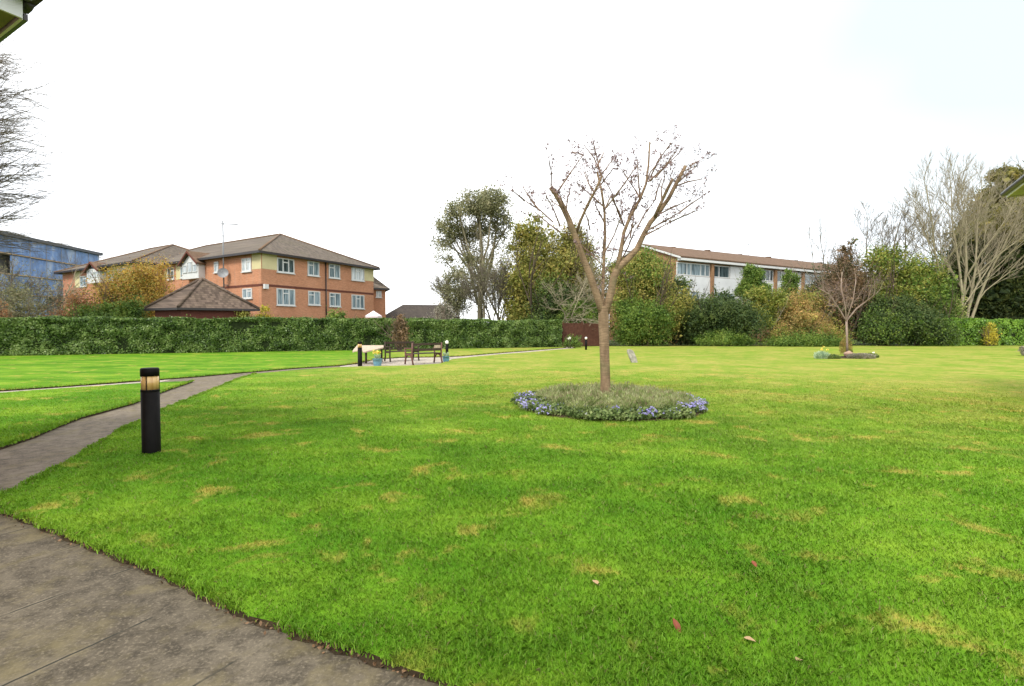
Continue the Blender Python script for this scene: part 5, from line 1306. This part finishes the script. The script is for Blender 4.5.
# thinner straight shoots read off the crown: start, end
sh = [((601, 176), (593, 141)), ((602, 176), (584, 145)), ((557, 193), (583, 155)), ((551, 186), (549, 160)), ((583, 155), (572, 152)), ((565, 214), (553, 202)), ((553, 222), (524, 200)), ((524, 200), (512, 190)),
      ((540, 211), (523, 187)), ((560, 232), (535, 212)), ((560, 226), (546, 196)), ((588, 178), (583, 160)), ((594, 192), (584, 172)), ((588, 206), (600, 186)), ((603, 206), (577, 183)), ((606, 208), (637, 165)), ((604, 222), (593, 196)),
      ((624, 226), (612, 193)), ((612, 193), (603, 178)), ((628, 218), (640, 193)), ((640, 199), (637, 160)), ((646, 184), (660, 160)), ((650, 178), (671, 143)), ((648, 182), (676, 152)), ((655, 178), (680, 152)), ((637, 228), (655, 200)), ((655, 200), (662, 178)),
      ((676, 184), (697, 166)), ((682, 172), (697, 166)), ((676, 186), (702, 179)), ((646, 231), (680, 212)), ((680, 212), (703, 196)), ((644, 236), (670, 222)), ((670, 222), (698, 210)), ((660, 214), (690, 200)), ((566, 212), (571, 186)), ((570, 222), (563, 205)),
      ((575, 240), (606, 268)), ((606, 268), (612, 276)), ((603, 255), (622, 215)), ((632, 252), (608, 248)), ((630, 238), (634, 205)), ((621, 250), (636, 222)), ((590, 230), (583, 208)), ((640, 199), (628, 180)), ((628, 180), (618, 165)), ((600, 186), (614, 168)), ((587, 206), (578, 198)), ((690, 166), (699, 161)), ((620, 262), (636, 228)), ((662, 204), (665, 176)), ((599, 176), (612, 160)), ((596, 168), (604, 152))]
tips = []
tw_ = MB()
for (a, b) in sh:
    y0 = TYY + rg.uniform(-.5, .5); A_, B_ = P(a[0], a[1], y0), P(b[0], b[1], y0 + rg.uniform(-.35, .35)); L_ = (B_ - A_).length
    md = A_.lerp(B_, .5) + Vector((rg.gauss(0, .02), rg.gauss(0, .03), rg.gauss(0, .02))); r = .016 if L_ > .35 else .010
    tw_.tube([A_, md, B_], [r, r * .8, r * .5], 5, cap=False); tips.append((B_, B_ - A_)); tips.append((md, B_ - A_))
    for k in range(max(2, int(L_ * 6))):
        t = rg.uniform(.25, 1); q = A_.lerp(B_, t); d = (B_ - A_).normalized() + Vector((rg.uniform(-.9, .9), rg.uniform(-.9, .9), rg.uniform(-.3, .8)))
        grow(tw_, tips, q, d, rg.uniform(.14, .34), .0055, 3, 4, rg, 2, .6, .1, .16, .7, 6)
for pp_, rr_ in lp:
    for k in range(9):
        i = rg.randrange(len(pp_) // 2, len(pp_)); q = pp_[i - 1].lerp(pp_[i], rg.random()); grow(tw_, tips, q, (rg.uniform(-1, 1), rg.uniform(-.8, .8), rg.uniform(.1, 1)), rg.uniform(.2, .45), .006, 3, 4, rg, 3, .6, .1, .16, .7, 6)
tw_.build('twig', M['bark_brown'], ct, kind='stuff')
T_ = np.array([tuple(t[0]) for t in tips]); nb_ = len(T_)
sel = NR.random(nb_) < .8; T_ = T_[sel]; k = np.repeat(np.arange(len(T_)), 5)
o = fast_mesh('bud', leaf_verts(T_[k] + NR.normal(0, .015, (len(k), 3)), .036, .026), 4, M['bud'], ct); o['kind'] = 'stuff'

# bed planting: lavender mounds inside, violets and low leaves round the rim
def bedplant(name, label, cat, mat, r, h, n, L, W, tipmat=None, nt_=0, spiky=True, group=None, up=.9, tipname='flower_spike', petals=None):
    o = thing(name, label, cat, (0, 0, 0), group)
    a = NR.uniform(0, 6.28, n); e = NR.uniform(0, 1, n) ** .55; z = NR.uniform(.05, 1, n) ** .8 * h * (1 - .55 * e ** 2)
    ax = np.stack([np.cos(a) * e * .8, np.sin(a) * e * .8, np.full(n, up)], 1)
    c = np.stack([np.cos(a) * e * r, np.sin(a) * e * r, z], 1)
    fast_mesh('foliage', leaf_verts(c, L, W, .0 if spiky else .8, ax if spiky else None), 4, M[mat], o)
    if tipmat:
        n2 = nt_; a = NR.uniform(0, 6.28, n2); e = NR.uniform(0, 1, n2) ** .6; ax = np.stack([np.cos(a) * e * .5, np.sin(a) * e * .5, np.ones(n2)], 1)
        c = np.stack([np.cos(a) * e * r, np.sin(a) * e * r, h * (1 - .5 * e ** 2) + NR.uniform(-.03, .07, n2)], 1)
        fast_mesh(tipname, leaf_verts(c, .07, .012, 0, ax), 4, M[tipmat], o)['kind'] = 'stuff'
    if petals:
        n2 = petals; k = NR.integers(0, n2, n2 * 5); a = NR.uniform(0, 6.28, n2); e = NR.uniform(0, 1, n2) ** .5
        cc = np.stack([np.cos(a) * e * r, np.sin(a) * e * r, h * (1 - .5 * e ** 2) + NR.uniform(-.04, .035, n2)], 1)
        fast_mesh('petals', leaf_verts(cc[k] + NR.normal(0, .009, (n2 * 5, 3)), .030, .026, .5), 4, M['purple'], o)['kind'] = 'stuff'
    return o
lav = bedplant('lavender_plant', 'grey green lavender mound in the middle of the round bed', 'lavender', 'lav', .29, .25, 1500, .085, .012, 'lavtip', 170, group='lavender mounds in the round bed')
vio = bedplant('violet_plant', 'lilac blue flowering clump on the rim of the round bed', 'flowers', 'low_leaf', .20, .13, 330, .05, .03, spiky=False, group='lilac flowers round the bed rim', petals=42)
low_ = bedplant('ground_cover_plant', 'low green leafy clump between the lilac flowers on the bed rim', 'plant', 'low_leaf', .22, .14, 520, .055, .032, spiky=False, group='low green plants round the bed rim', petals=2)
rb = random.Random(77); first = {'l': lav, 'v': vio, 'g': low_}; used = set()
def place(kind, x, y, s, label=None):
    o = first[kind]
    if kind in used: o = copy_tree(o, (x, y, .03), rb.uniform(0, 6.28), s)
    else: used.add(kind); o.location = (x, y, .03); o.rotation_euler = (0, 0, rb.uniform(0, 6.28)); o.scale = (s, s, s)
    if label: o['label'] = label
    return o
for ring, cnt in ((.30, 5), (.68, 10), (1.04, 16), (1.32, 20)):
    for i in range(cnt):
        a = i * 6.283 / cnt + ring; rr0 = ring + rb.uniform(-.08, .08)
        place('l', BED_C.x + math.cos(a) * rr0, BED_C.y + math.sin(a) * rr0, rb.uniform(.8, 1.1) * (1 if ring < 1.3 else .82))
for i in range(58):
    a = i * 6.283 / 58 + rb.uniform(-.04, .04); rr0 = BED_R * rb.uniform(.80, .98); x_, y_ = BED_C.x + math.cos(a) * rr0, BED_C.y + math.sin(a) * rr0
    ang = math.degrees(a) % 360     # lilac drifts at the left and right ends and a few in front
    flower = (158 < ang < 212 and i % 4) or ((ang > 305 or ang < 18) and i % 5) or (i % 9 == 0)
    place('v' if flower else 'g', x_, y_, rb.uniform(.8, 1.15))
for i in range(44):
    a = math.radians(rb.uniform(185, 355)); rr0 = BED_R * rb.uniform(.68, .88)
    place('g' if i % 4 else 'v', BED_C.x + math.cos(a) * rr0, BED_C.y + math.sin(a) * rr0, rb.uniform(.8, 1.2))
